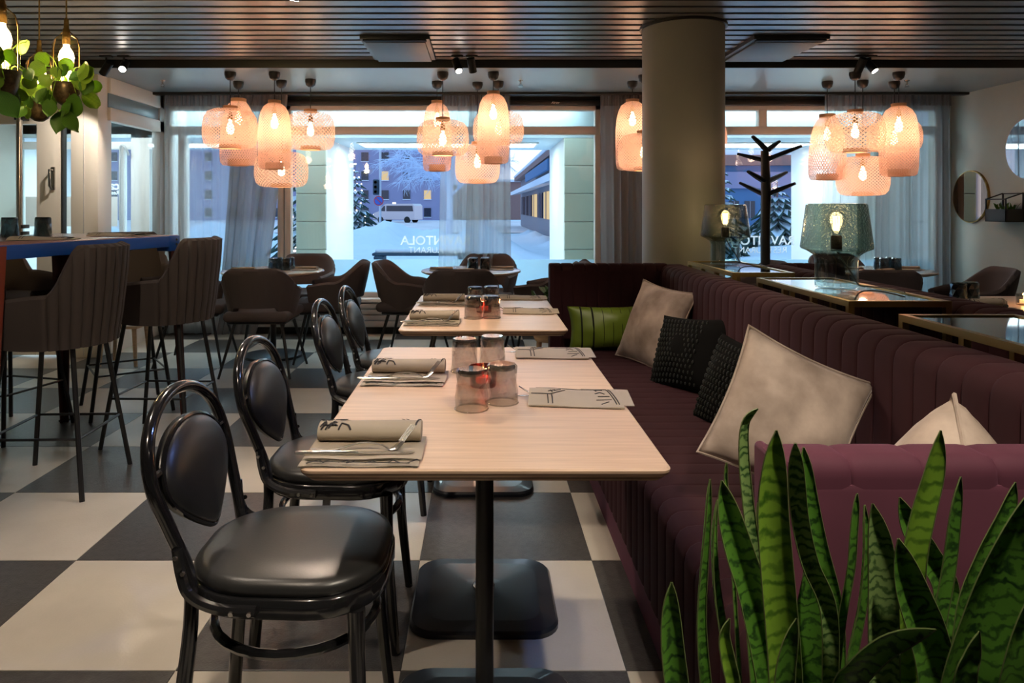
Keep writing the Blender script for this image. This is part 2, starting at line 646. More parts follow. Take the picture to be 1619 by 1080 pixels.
leaf_mat('snake_pale', (0.022, 0.075, 0.016), (0.22, 0.33, 0.11), 30, 0.48, 8)
pmat('leaf_edge', (0.10, 0.13, 0.04), 0.5)
leaf_mat('round_leaf', (0.10, 0.24, 0.02), (0.32, 0.50, 0.06), 5, 0.4, 2, 0.4)
leaf_mat('heart_leaf', (0.03, 0.10, 0.012), (0.09, 0.22, 0.025), 8, 0.4, 2, 0.3)

# ================================================================== THE SETTING
WY = 7.10        # window wall
CZ = 2.366       # underside of the slats
SZ = 2.31        # underside of the soffit
XL, XR = -4.85, 4.60

# ---- floor of large checkered tiles
TS = 0.598
floor = struct(MB().box((XL, -2.6, -0.06), (XR, 7.7, -0.003)).build('floor', 'grout', smooth=False))
tile_me = {}
for nm in ('tile_light', 'tile_dark'):
    mb = MB()
    g = TS / 2 - 0.0008
    mb.add([(-g, -g, -0.003), (g, -g, -0.003), (g, g, -0.003), (-g, g, -0.003), (-g, -g, -0.0006), (g, -g, -0.0006), (g, g, -0.0006), (-g, g, -0.0006),
            (-g + .001, -g + .001, 0), (g - .001, -g + .001, 0), (g - .001, g - .001, 0), (-g + .001, g - .001, 0)],
           [(0, 1, 5, 4), (1, 2, 6, 5), (2, 3, 7, 6), (3, 0, 4, 7), (4, 5, 9, 8), (5, 6, 10, 9), (6, 7, 11, 10), (7, 4, 8, 11), (8, 9, 10, 11)])
    tile_me[nm] = mb.mesh('tile', nm, smooth=False)
for i in range(-8, 8):
    for j in range(-4, 9):
        x = -0.2136 + TS * (i + 0.5)
        y = 1.924 + 0.6 * (j + 0.5)
        if x > XR or x < XL:
            continue
        o = link('tile', tile_me['tile_light' if (i + j) % 2 == 0 else 'tile_dark'], floor, (x, y, 0), rz=PI / 2 * ((i * 7 + j * 3) % 4))

# ---- slatted ceiling
ceiling = struct(MB().box((XL, -2.6, 2.56), (XR, 7.3, 2.62)).build('ceiling', 'ceiling_void', smooth=False))
slat_me = MB().rbox((XL + .01, -0.0475, 0), (XR - .01, 0.0475, 0.007), 0.002, 1).mesh('slat', 'slat')
y = 5.560
while y > -2.5:
    link('slat', slat_me, ceiling, (0, y, CZ))
    y -= 0.137
# dark end board of the slats, and the lower soffit along the windows
struct(MB().rbox((XL, 5.625, 2.308), (XR, 5.645, 2.45), 0.003).build('trim_1', 'dark_trim'))
struct(MB().box((XL, 5.645, SZ), (XR, WY + .1, 2.56)).build('ceiling_soffit', 'soffit', smooth=False))

# ---- walls out of view that close the room
struct(MB().box((XL - .1, -2.6, 0), (XL, 7.7, 2.6)).build('wall_left', 'wall_grey', smooth=False))
struct(MB().box((XR, -2.6, 0), (XR + .1, WY, 2.6)).build('wall_right', 'wall_grey', smooth=False))
struct(MB().box((XL, -2.7, 0), (XR, -2.6, 2.6)).build('wall_back', 'wall_grey', smooth=False))
struct(MB().rbox((XR - .012, -2.6, 0), (XR, WY - .01, 0.07), 0.003).build('baseboard_right', 'dark_trim'))

# ---- round column
colo = thing('column', None, None, (1.272, 4.575, 0))
struct(colo)
MB().lathe([(0.252, 0), (0.252, CZ + .03)], 64, caps=False).build('shaft', 'column_paint', colo)
MB().lathe([(0.254, 2.350), (0.268, 2.350), (0.268, 2.367), (0.254, 2.367)], 64, caps=False).build('collar', 'dark_trim', colo)
MB().lathe([(0.253, 0), (0.26, 0), (0.26, 0.06), (0.253, 0.065)], 64, caps=False).build('plinth_ring', 'dark_trim', colo)

# ---- window wall
wf = struct(MB().box((-3.12, WY, 0), (XR, WY + .2, 0.335)).build('wall_front', 'wall_grey', smooth=False))
MB().box((-3.12, WY, 2.225), (XR, WY + .2, 2.6)).build('header', 'dark_trim', wf, smooth=False)
MB().box((1.17, WY, 0.33), (1.75, WY + .2, 2.23)).build('pier', 'wall_grey', wf, smooth=False)
MB().box((4.50, WY, 0.33), (XR, WY + .2, 2.23)).build('pier', 'wall_grey', wf, smooth=False)


def window(name, x0, x1, mull_all=(), mull_top=()):
    w = struct(thing(name, None, None, (0, WY, 0)))
    z0, z1 = 0.345, 2.225
    fr = MB()
    fr.rbox((x0, -.02, z0), (x0 + .06, .07, z1), .006)
    fr.rbox((x1 - .06, -.02, z0), (x1, .07, z1), .006)
    fr.rbox((x0, -.02, z0), (x1, .07, z0 + .05), .006)
    fr.rbox((x0, -.02, 2.172), (x1, .07, z1), .006)
    fr.build('window_frame', 'window_frame', w)
    MB().rbox((x0 + .05, -.025, 1.936), (x1 - .05, .07, 2.016), .006).build('transom', 'window_frame', w)
    for m in mull_all:
        MB().rbox((m - .03, -.02, z0), (m + .03, .07, 1.95), .006).build('mullion', 'window_frame', w)
    for m in mull_top:
        MB().rbox((m - .04, -.02, 2.0), (m + .04, .07, 2.19), .006).build('mullion', 'window_frame', w)
    xs = [x0 + .05] + sorted(mull_all) + [x1 - .05]
    for a, b in zip(xs[:-1], xs[1:]):
        MB().box((a, .028, z0 + .04), (b, .034, 1.95)).build('pane', 'pane', w, smooth=False)
        f = MB().box((a + .01, .022, z0 + .05), (b - .01, .0235, 0.712)).build('frosted_film', 'frosted', w, smooth=False)
        f['label'] = 'frosted white film on lower pane'
    xs = [x0 + .05] + sorted(mull_top) + [x1 - .05]
    for a, b in zip(xs[:-1], xs[1:]):
        MB().box((a, .028, 2.005), (b, .034, 2.18)).build('pane', 'pane', w, smooth=False)
    s = MB().rbox((x0 - .02, -.14, z0 - .035), (x1 + .02, -.005, z0), .006).build('window_sill', 'bright_white', w)
    return w


win0 = window('window_1', -3.10, -1.93, mull_all=(-2.93,))
win1 = window('window_2', -1.92, 1.17)
win2 = window('window_3', 1.75, 4.50, mull_top=(2.75,))


def letters(txt, size, mat, parent, name, loc, mirror=True, depth=0.0012, align='CENTER', rot=(PI / 2, 0, 0), bold=0.0):
    cu = bpy.data.curves.new(name, 'FONT')
    cu.body = txt
    cu.size = size
    cu.align_x = align
    cu.extrude = depth
    cu.offset = bold
    tmp = bpy.data.objects.new('tmp_text', cu)
    col.objects.link(tmp)
    dg = bpy.context.evaluated_depsgraph_get()
    me = bpy.data.meshes.new_from_object(tmp.evaluated_get(dg))
    bpy.data.objects.remove(tmp)
    if mirror:
        for v in me.vertices:
            v.co.x = -v.co.x
        me.flip_normals()
    me.materials.clear()
    me.materials.append(M[mat])
    return link(name, me, parent, loc, rot=rot)


for w, cx in ((win1, -0.45), (win2, 2.735)):
    letters('RAVINTOLA', 0.125, 'vinyl_letter', w, 'lettering', (cx, 0.022, 0.858), bold=0.002)
    letters('RESTAURANT', 0.086, 'vinyl_letter', w, 'lettering', (cx, 0.022, 0.777))
letters('S', 0.10, 'bright_white', win1, 'lettering', (-1.455, 0.018, 0.568), bold=0.002)

# convector casing with long louvres below the glass
rad = struct(MB().box((-3.1, 6.99, 0.07), (XR, WY, 0.30)).build('trim_2', 'radiator', smooth=False))
for k in range(4):
    MB().rbox((-3.1, 6.965, 0.085 + k * .055), (XR - .005, 6.992, 0.132 + k * .055), .005).build('louvre', 'radiator', rad)
MB().box((-3.1, 7.02, 0), (XR, WY, 0.07)).build('plinth', 'dark_trim', rad, smooth=False)

# curtain rail, and the dark recessed blind box above the glass
struct(MB().rbox((-3.10, 6.82, 2.285), (XR - .01, 6.90, 2.31), .004).build('trim_3', 'black_metal'))
blind = struct(MB().rbox((-1.95, 7.02, 2.215), (1.2, 7.09, 2.262), .006).build('trim_4', 'dark_trim'))
lt = letters('Airov', 0.034, 'bright_white', blind, 'lettering', (0.715, 7.0185, 2.228), mirror=False, depth=0.0005)
for v in lt.data.vertices:
    v.co.x += v.co.y * 0.3
struct(MB().rbox((1.72, 7.02, 2.215), (4.5, 7.09, 2.262), .006).build('trim_5', 'dark_trim'))


def curtain(name, label, top, bot, y, folds, amp, mat, ztop=2.285, zbot=0.03, seed=0, header=True):
    rnd = random.Random(seed)
    ph = rnd.random() * 6
    n = int(folds * 9)
    def fn(u, v):
        # u across, v up
        z = zbot + (ztop - zbot) * v
        e = v ** 0.7
        x0 = bot[0] + (top[0] - bot[0]) * e
        x1 = bot[1] + (top[1] - bot[1]) * e
        w = u + 0.12 / folds * math.sin(u * 9 + ph) * (1 - v)
        a = amp * (0.55 + 0.45 * math.sin(u * 13 + ph)) * (0.5 + 0.5 * (1 - v) ** 0.5)
        yy = y + a * math.sin(2 * PI * folds * w + ph) + 0.4 * a * math.sin(2 * PI * folds * 2.1 * w + 1.3 * ph + 2 * v)
        return (x0 + (x1 - x0) * u + 0.3 * a * math.cos(2 * PI * folds * w + ph), yy, z)
    t = thing(name, label, 'curtain', (0, 0, 0), group='curtains along the windows')
    MB().grid(fn, n, 14).build('cloth', mat, t, angle=180)
    if header:
        def fh(u, v):
            p = fn(u, 0.955 + 0.045 * v)
            return (p[0], y - 0.004 + 0.013 * math.sin(2 * PI * folds * 2.2 * u), p[2])
        MB().grid(fh, int(folds * 22), 3).build('pleated_heading', 'drape', t, angle=180)
    return t


cx = lambda px, d=6.87: (px - VX) * d / F
curtain('curtain', 'thin see-through grey curtain in the corner by the entrance vestibule', (cx(258), cx(388)), (cx(258), cx(385)), 6.88, 9, 0.022, 'sheer_thin', seed=1)
curtain('curtain', 'gathered grey curtain swept leftwards behind the left round table', (cx(372), cx(456)), (cx(340), cx(405)), 6.84, 7, 0.032, 'drape', seed=2)
curtain('curtain', 'pale sheer half of the curtain behind the middle round table', (cx(698), cx(757)), (cx(690), cx(757)), 6.88, 5, 0.025, 'sheer_thin', seed=3)
curtain('curtain', 'dense grey half of the curtain behind the middle round table', (cx(742), cx(806)), (cx(730), cx(808)), 6.84, 6, 0.030, 'sheer', seed=4)
curtain('curtain', 'dark taupe curtain hanging just left of the round column', (cx(949), cx(1075)), (cx(950), cx(1078)), 6.86, 10, 0.030, 'drape', seed=5)
curtain('curtain', 'bluish sheer curtain at the right window, behind the lamp cluster', (cx(1305), cx(1400)), (cx(1292), cx(1405)), 6.88, 8, 0.028, 'sheer_thin', seed=6)
curtain('curtain', 'brown-grey curtain in the corner against the right wall', (cx(1385), cx(1500)), (cx(1380), cx(1500)), 6.84, 10, 0.030, 'sheer', seed=7)

# ---- glazed entrance vestibule on the left
VXX = -3.12
D0 = 5.95
px = lambda p: (p - VX) * D0 / F
door = struct(thing('door_1', None, None, (0, D0, 0)))
fr = MB()
fr.rbox((-4.84, -.03, 1.904), (-3.428, .03, 2.0), .006)
fr.rbox((px(61), -.03, 0.02), (px(100), .03, 1.91), .006)
fr.rbox((-4.84, -.03, 0.02), (px(61), .03, 0.22), .006)
fr.build('door_leaf_frame', 'white_frame', door)
MB().box((-4.84, -.004, 0.2), (px(60), .004, 1.91)).build('pane', 'pane', door, smooth=False)
hb = MB().tube([(px(43), -.10, 0.5), (px(43), -.10, 1.985)], 0.024, 14).build('pull_bar', 'steel', door)
for z in (1.0, 1.055, 1.93):
    MB().rbox((px(36), -.115, z), (px(50), -.025, z + .03), .003).build('bar_bracket', 'black_metal', door)
hp = MB().rbox((px(84.5), -.045, 1.365), (px(91.5), -.028, 1.555), .008).build('handle_plate', 'steel', door)
MB().tube([(px(88), -.04, 1.53), (px(88), -.085, 1.53), (px(88), -.085, 1.40), (px(88), -.06, 1.38)], 0.011, 10).build('door_handle', 'steel', hp)
wv = struct(MB().rbox((px(117), D0 - .05, 0), (px(160), D0 + .17, SZ), .008).build('wall_vestibule', 'white_frame'))
MB().box((-4.84, D0 - .035, 2.0), (-3.2, D0 + .05, SZ)).build('transom_panel', 'white_frame', wv, smooth=False)
MB().box((px(102), D0 - .004, 0.2), (px(118), D0 + .004, 1.93)).build('pane', 'pane', wv, smooth=False)
MB().rbox((px(100.5), D0 - .035, 0), (px(102.5), D0 + .03, 2.0), .002).build('door_seal', 'black_metal', wv)
MB().rbox((px(102), D0 - .03, 0), (px(118), D0 + .03, 0.2), .004).build('panel', 'white_frame', wv)
MB().rbox((px(137.5), D0 - .055, 0.02), (px(138.2), D0 - .045, 2.2), .001).build('joint_line', 'pole_grey', wv)
# side of the vestibule running back to the windows
MB().rbox((VXX - .05, D0 + .1, 2.18), (VXX + .03, 7.08, SZ), .006).build('beam', 'white_frame', wv)
MB().rbox((VXX - .04, D0 + .1, 2.06), (VXX + .012, 7.08, 2.18), .004).build('dark_band', 'soffit', wv)
MB().rbox((VXX - .05, D0 + .1, 1.95), (VXX + .03, 7.08, 2.06), .006).build('beam', 'white_frame', wv)
MB().box((VXX - .006, D0 + .15, 0.3), (VXX + .002, 7.02, 1.955)).build('pane', 'pane', wv, smooth=False)
MB().rbox((VXX - .05, D0 + .1, 0), (VXX + .03, 7.08, 0.3), .006).build('panel', 'white_frame', wv)
MB().rbox((VXX - .05, 6.98, 0), (VXX + .03, 7.12, SZ), .006).build('post', 'radiator', wv)
# outer side of the vestibule with the street door
OY = 7.62
ox = lambda p: (p - VX) * OY / F
zz = lambda y: H - (y - VY) * OY / F
wo = struct(MB().box((VXX - .06, 7.1, 0), (VXX + .04, 7.66, 2.4)).build('wall_outer', 'bright_white', smooth=False))
MB().box((-4.85, OY, zz(212)), (VXX, OY + .08, 2.45)).build('panel', 'bright_white', wo, smooth=False)
MB().box((-4.85, D0 + .05, 2.30), (VXX, 7.7, 2.34)).build('vestibule_ceiling', 'bright_white', wo, smooth=False)
MB().box((ox(207), OY, 0), (ox(236), OY + .08, zz(212))).build('panel', 'bright_white', wo, smooth=False)
MB().box((ox(247), OY, 0), (VXX, OY + .08, zz(212))).build('panel', 'bright_white', wo, smooth=False)
MB().box((ox(236), OY, zz(236)), (ox(247), OY + .08, zz(212))).build('panel', 'bright_white', wo, smooth=False)
MB().box((ox(236), OY + .03, 0.2), (ox(247), OY + .04, zz(236))).build('pane', 'pane', wo, smooth=False)
door2 = struct(thing('door_2', None, None, (0, OY, 0)))
MB().rbox((-4.85, .0, zz(236)), (ox(207), .06, zz(224)), .004).build('door_leaf_frame', 'bright_white', door2)
MB().rbox((ox(190.5), -.01, 0), (ox(196), .07, zz(228)), .004).build('door_stile', 'bright_white', door2)
MB().rbox((-4.85, .0, 0), (ox(207), .06, .25), .004).build('door_leaf_frame', 'bright_white', door2)
MB().box((-4.85, .03, .2), (ox(207), .036, zz(236))).build('pane', 'pane', door2, smooth=False)
MB().tube(smooth_path([(ox(193.5), -.03, 0.8), (ox(193.5), -.05, 1.2), (ox(193.5), -.05, zz(245)), (ox(196), -.05, zz(231)), (ox(203), -.05, zz(236)), (ox(206), -.03, zz(246))]), .012, 8).build('door_handle', 'radiator', door2)
letters('car', 0.125, 'vinyl_letter', door2, 'lettering', (ox(187), .024, zz(299.5)), align='LEFT', bold=0.003)
letters('Restaurant', 0.058, 'vinyl_letter', door2, 'lettering', (ox(187), .024, zz(307.5)), align='LEFT', bold=0.001)
MB().box((-4.8, .02, zz(358)), (ox(184), .027, zz(311))).build('poster', 'bright_white', door2, smooth=False)
MB().rbox((ox(212), -.012, zz(281)), (ox(217), 0, zz(271)), .003).build('switch', 'radiator', wo)
ll = MB().rbox((-4.2, 6.5, 2.262), (-3.5, 7.2, 2.297), .01).build('vestibule_lamp', 'bright_white')
tag(ll, 'flat white ceiling lamp inside the entrance vestibule', 'ceiling lamp')
MB().box((-4.15, 6.55, 2.258), (-3.55, 7.15, 2.262)).build('diffuser', 'lobby_light', ll, smooth=False)
la = bpy.data.lights.new('vestibule_light', 'AREA')
la.energy = 15
la.size = 0.6
la.color = (0.92, 0.98, 1.0)
link('vestibule_light', la, ll, (-3.85, 6.85, 2.25))

# ================================================================== OUTDOORS
def ground_z(x, y):
    z = -0.10 - 0.0045 * (y - 8)
    # ploughed bank on the near side of the street
    b = math.exp(-((y - 19.5) / 4.2) ** 2)
    side = 1 / (1 + math.exp((x - 0.9) * 3.5))
    z += b * side * (0.66 + 0.16 * math.sin(x * 1.7 + 1) + 0.10 * math.sin(x * 4.1 + y))
    z += 0.38 * math.exp(-((x + 2.35) / 0.45) ** 2 - ((y - 20.5) / 1.0) ** 2)
    z += 0.05 * math.sin(x * 2.3 + y * 0.9) * math.exp(-((y - 12) / 9) ** 2)
    b2 = math.exp(-((x - 2.6) / 0.35) ** 2) * (0.30 if 14 < y < 40 else 0)
    z += b2 * (0.6 + 0.4 * math.sin(y * 1.3))
    if y < 27:
        z += (0.16 * noise.noise((x * 1.1, y * 1.1, 0)) + 0.09 * noise.noise((x * 3.1, y * 3.1, 4))) * (0.25 + 1.2 * b * side)
    z += 0.45 * math.exp(-((x - 8) / 3) ** 2 - ((y - 17) / 3) ** 2)
    return z


def fg(u, v):
    y = 7.35 + 26 * u if u < 0.72 else 7.35 + 18.72 + (u - 0.72) / 0.28 * 100
    s = 9 + y * 0.55
    x = -s + 2 * s * v
    return (x, y, ground_z(x, y))


snow = MB().grid(fg, 190, 230).build('snow_ground', 'snow', angle=180)
tag(snow, 'snow-covered ground with ploughed banks outside the windows', 'snow', kind='stuff')
road = MB().grid(lambda u, v: (-60 + 120 * v, 40 + 45 * u, ground_z(0, 40 + 45 * u) + 0.03), 4, 6).build('street', 'road_snow')
struct(road)

# ---- arcade in front of the windows: tiled piers and a white lintel
AY0, AY1 = 7.62, 9.25
arc_o = struct(thing('arcade', None, None, (0, 0, 0)))
AZ = 1.955
for a, b, nm in ((-1.95, -1.63, 'pier'), (0.87, 2.35, 'pier'), (3.95, 5.6, 'pier'), (-9.0, -5.2, 'pier')):
    p = MB().box((a, AY0 + .02, -0.12), (b, AY1, AZ + .05)).build(nm, 'bright_white', arc_o, smooth=False)
    nw = max(1, round((b - a) / 0.6))
    nh = 7
    for i in range(nw):
        for j in range(nh):
            w = (b - a) / nw
            h = (AZ + .1) / nh
            MB().rbox((a + i * w + .004, AY0, -0.1 + j * h + .004), (a + (i + 1) * w - .004, AY0 + .022, -0.1 + (j + 1) * h - .004), .003, 1).build('facing_tile', 'pillar_tile', p)
MB().box((-9.0, AY0, AZ), (9.0, AY1, 2.75)).build('lintel', 'lintel_paint', arc_o, smooth=False)
MB().box((-9.0, AY1, AZ + .25), (9.0, AY1 + 1.2, AZ + .4)).build('canopy', 'bright_white', arc_o, smooth=False)
def fill_lamp(label, x, y, z, w, d, watt):  # added fill lamp, brightens the frosted film, piers and snow
    al = thing('arcade_fill_lamp', label, 'outdoor lamp', (x, y, z), group='added arcade fill lamps outside')
    MB().rbox((-w / 2 - .03, -d / 2 - .03, -.012), (w / 2 + .03, d / 2 + .03, 0), .004).build('housing', 'bright_white', al)
    MB().box((-w / 2, -d / 2, -.016), (w / 2, d / 2, -.012)).build('diffuser', 'lobby_light', al, smooth=False)
    pl = bpy.data.lights.new('arcade_fill_light', 'AREA')
    pl.shape = 'RECTANGLE'
    pl.size, pl.size_y = w, d
    pl.energy = watt
    pl.color = (0.66, 0.90, 1.0)
    link('arcade_fill_light', pl, al, (0, 0, -.03))


for x, w, q_, nm in ((-3.6, 2.4, 36, 'left'), (-.38, 2.0, 38, 'middle'), (3.15, 1.2, 26, 'right')):
    fill_lamp('added flat fill lamp set in the white lintel outside the %s window' % nm, x, 8.45, 1.955, w, .5, q_)
for x, w, q_, nm in ((-2.5, 1.2, 8, 'left'), (-.4, 2.8, 15, 'middle'), (3.1, 2.4, 12, 'right')):  # added out of sight above the glass, to brighten pier fronts and film
    fill_lamp('added hidden fill lamp close above the glass outside the %s window' % nm, x, 7.46, 2.33, w, .14, q_)
MB().box((-9, 7.3, 2.33), (9, AY0, 2.40)).build('soffit_strip', 'bright_white', arc_o, smooth=False)

# ---- far apartment block
bl = thing('apartment_building', 'lilac apartment block with dark windows across the snowy street', 'building', (0, 92, -0.5))
bx = lambda p: (p - VX) * 92 / F
bz = lambda y: H - (y - VY) * 92 / F + .5
MB().box((bx(90), 0, 0), (bx(715), 10, 22)).build('wall', 'lilac_wall', bl, smooth=False)
MB().box((bx(715), 4, 0), (bx(830), 12, 5.0)).build('low_wing', 'shop_brown', bl, smooth=False)
MB().rbox((bx(714), 3.6, 5.0), (bx(831), 12.2, 5.35), .05, 1).build('snowy_roof', 'snow', bl)
for r, yy in enumerate((214, 248, 278, 308, 336)):
    for c, p in enumerate((110, 145, 180, 215, 250, 290, 330, 370, 410, 440, 475, 510, 545, 577, 609, 643, 676)):
        wobj = MB().box((bx(p - 5.5), -.12, bz(yy + 7)), (bx(p + 5.5), .05, bz(yy - 7))).build('window', 'lit_window' if (r, c) in ((2, 14), (3, 16), (1, 3), (3, 5)) else 'dark_window', bl, smooth=False)
        MB().rbox((bx(p - 6.3), -.2, bz(yy + 8)), (bx(p + 6.3), -.05, bz(yy + 7)), .02, 1).build('sill', 'snow', wobj)

# ---- one-storey shop along the street on the right
sh = thing('shop_building', 'long one-storey shop with blue sign and lit windows by the path', 'building', (3.15, 18, -0.25))
MB().box((0, 0, 0), (2.2, 40, 3.5)).build('wall', 'shop_wall', sh, smooth=False)
MB().box((-.5, -.3, 3.5), (2.5, 40.3, 3.75)).build('roof', 'shop_brown', sh, smooth=False)
MB().rbox((-.55, -.3, 3.75), (2.5, 40.3, 3.95), .08, 2).build('roof_snow', 'snow', sh)
MB().prism([(0, 2.5), (-.9, 2.35), (-.9, 2.6), (0, 2.85)], 6, 38, 'y').build('canopy', 'snow', sh, smooth=False)
MB().rbox((-.62, 10, 2.9), (-.5, 24, 3.35), .03, 1).build('sign', 'shop_blue', sh)
for k in range(9):
    w = MB().box((-.06, 3 + k * 4, 0.9), (0.05, 6 + k * 4, 2.2)).build('window', 'lit_window' if k in (2, 3, 5) else 'dark_window', sh, smooth=False)
    MB().box((-.1, 4.45 + k * 4, 0.9), (-.04, 4.55 + k * 4, 2.2)).build('glazing_bar', 'shop_wall', w, smooth=False)

# ---- blue building seen through the right window
bb = thing('blue_building', 'blue building with brown fascia seen through the right window', 'building', (0, 58, -0.4))
qx = lambda p: (p - VX) * 58 / F
qz = lambda y: H - (y - VY) * 58 / F + .4
MB().box((qx(1090), 0, 0), (qx(1330), 10, qz(262))).build('wall', 'shop_blue', bb, smooth=False)
MB().box((qx(1085), -.6, qz(262)), (qx(1330), 10, qz(246))).build('fascia', 'shop_brown', bb, smooth=False)
MB().rbox((qx(1085), -.7, qz(246)), (qx(1330), 10, qz(238)), .1, 2).build('roof_snow', 'snow', bb)
MB().box((qx(1100), -.3, qz(298)), (qx(1330), 0.2, qz(272))).build('upper_wall', 'lilac_wall', bb, smooth=False)
for p in (1120, 1160, 1185, 1225, 1250):
    w = MB().box((qx(p - 8), -.1, qz(345)), (qx(p + 8), .1, qz(318))).build('window', 'dark_window', bb, smooth=False)
    MB().box((qx(p - .6), -.16, qz(345)), (qx(p + .6), -.09, qz(318))).build('glazing_bar', 'shop_wall', w, smooth=False)


# ---- snowy firs: tiers of drooping boughs, snow lying on each bough
def fir(label, x, y, h, r, seed, lights=0):
    rnd = random.Random(seed)
    t = thing('fir_tree', label, 'tree', (x, y, ground_z(x, y) - .1), group='snowy firs outside')
    MB().tube([(0, 0, 0), (0, 0, h * .98)], [r * .07, .01], 8).build('trunk', 'shop_brown', t)
    b, s = MB(), MB()
    nt = 13
    fl = MB()
    for k in range(nt):
        f = k / (nt - 1)
        z = h * (0.08 + 0.9 * f)
        rr = r * (1 - f) ** 0.85 + .05
        nb = int(15 - 8 * f)
        for q in range(nb):
            a = 2 * PI * q / nb + k * 0.7 + rnd.uniform(-.2, .2)
            L = rr * rnd.uniform(.75, 1.12)
            dv = Vector((math.cos(a), math.sin(a), 0))
            sv = Vector((-math.sin(a), math.cos(a), 0))
            base = Vector((0, 0, z))
            tip = base + dv * L + Vector((0, 0, -L * .42))
            mid = base + dv * L * .55 + Vector((0, 0, -L * .10))
            wd = L * .24
            for m_, up, sc in ((b, 0, 1.0), (s, .02 * h / 3, .78)):
                U = Vector((0, 0, up))
                th = Vector((0, 0, -.05 * L))
                m_.add([base + U, mid + sv * wd * sc + U, tip * sc + base * (1 - sc) + U * .5, mid - sv * wd * sc + U, base + th, mid + sv * wd * sc * .7 + th * 2, tip * sc + base * (1 - sc) + th, mid - sv * wd * sc * .7 + th * 2],
                       [(0, 1, 2, 3), (4, 7, 6, 5), (0, 4, 5, 1), (1, 5, 6, 2), (2, 6, 7, 3), (3, 7, 4, 0)])
            if rnd.random() < lights:
                p = mid + Vector((0, 0, .04))
                fl.rbox(tuple(p - Vector((.02, .02, .02))), tuple(p + Vector((.02, .02, .02))), .008, 1)
    b.build('boughs', 'fir', t, smooth=False)
    s.build('snow_load', 'fir_snow', t, smooth=False)
    if fl.v:
        fl.build('fairy_lights', 'fairy', t, smooth=False)


fir('small snowy fir with pinkish fairy lights left of the parked van', -4.35, 25, 2.9, 1.0, 3, .35)
fir('snowy fir close to the left edge of the middle window', -3.35, 13.6, 2.6, 0.75, 5, .15)
fir('bushy snowy fir behind the coat stand, right window', 7.75, 19, 1.9, 1.25, 8)
fir('dark snowy fir partly hidden by the round column', 5.5, 16.5, 2.2, 0.7, 9)

# ---- frosted bare tree
tr = thing('frosted_tree', 'bare deciduous tree white with frost behind the middle curtain', 'tree', (-1.35, 30, -0.3))
rnd = random.Random(11)
tw = MB()
trunk = MB().tube([(0, 0, 0), (.05, 0, 1.5), (0, .1, 3.2)], [.16, .12, .09], 8)


def branch(p, d, L, r, lev):
    n = 4
    pts = [p]
    for i in range(n):
        d = (d + Vector((rnd.uniform(-.22, .22), rnd.uniform(-.22, .22), rnd.uniform(-.10, .10) - (0.09 if lev > 1 else 0)))).normalized()
        pts.append(pts[-1] + d * L / n)
    tw.tube(pts, [r * (1 - .7 * i / n) for i in range(n + 1)], 4)
    if lev >= 4:
        return
    for i in range(1, n + 1):
        for _ in range(2 if lev < 3 else 2):
            nd = (d + Vector((rnd.uniform(-1, 1), rnd.uniform(-1, 1), rnd.uniform(-.5, .55)))).normalized()
            branch(pts[i], nd, L * rnd.uniform(.45, .68), r * .55, lev + 1)


for k in range(5):
    a = 2 * PI * k / 5 + .3
    branch(Vector((0, 0, 1.9 + .28 * k)), Vector((math.cos(a) * .9, math.sin(a) * .9, .7)).normalized(), 2.1, .06, 1)
trunk.build('trunk', 'frost_bark', tr)
tw.build('frosted_twigs', 'frost_bark', tr, smooth=False)

# ---- van
van = thing('van', 'pale pink-grey van with dark side windows parked across the street', 'van', (-8.55, 74, -0.42), rz=R(-24))
prof = [(-2.35, .35), (-2.38, .75), (-2.25, 1.02), (-1.75, 1.18), (-1.05, 1.86), (-.75, 1.96), (2.2, 1.96), (2.42, 1.75), (2.45, .35)]
MB().prism(prof, -.85, .85, 'y').build('body', 'van_paint', van, smooth=False)
MB().prism([(-1.62, 1.22), (-1.08, 1.74), (-.95, 1.74), (-.95, 1.2)], -.87, .87, 'y').build('front_side_window', 'dark_window', van, smooth=False)
MB().prism([(-.8, 1.2), (-.8, 1.76), (2.22, 1.76), (2.3, 1.2)], -.87, .87, 'y').build('side_window', 'dark_window', van, smooth=False)
MB().prism([(-1.72, 1.215), (-1.1, 1.83), (-1.06, 1.80), (-1.68, 1.19)], -.76, .76, 'y').build('windscreen', 'dark_window', van, smooth=False)
for x in (-1.5, 1.6):
    for s in (-1, 1):
        pts = MB()
        pts.lathe([(.001, -.12), (.25, -.12), (.34, -.08), (.34, .08), (.25, .12), (.001, .12)], 18)
        pts.v = [(x + a, s * .78 + c, .34 + b) for a, b, c in pts.v]
        pts.build('wheel', 'tyre', van)
for s in (-.6, .6):
    MB().rbox((-2.42, s - .16, .72), (-2.3, s + .16, .9), .02).build('headlight', 'headlight', van)
MB().rbox((-2.46, -.8, .32), (-2.3, .8, .52), .04).build('bumper', 'shop_wall', van)
MB().rbox((-2.46, -.25, .58), (-2.36, .25, .68), .01).build('number_plate', 'bright_white', van)
MB().rbox((-.5, -.2, 1.96), (-.3, .2, 2.1), .03).build('roof_sign', 'headlight', van)

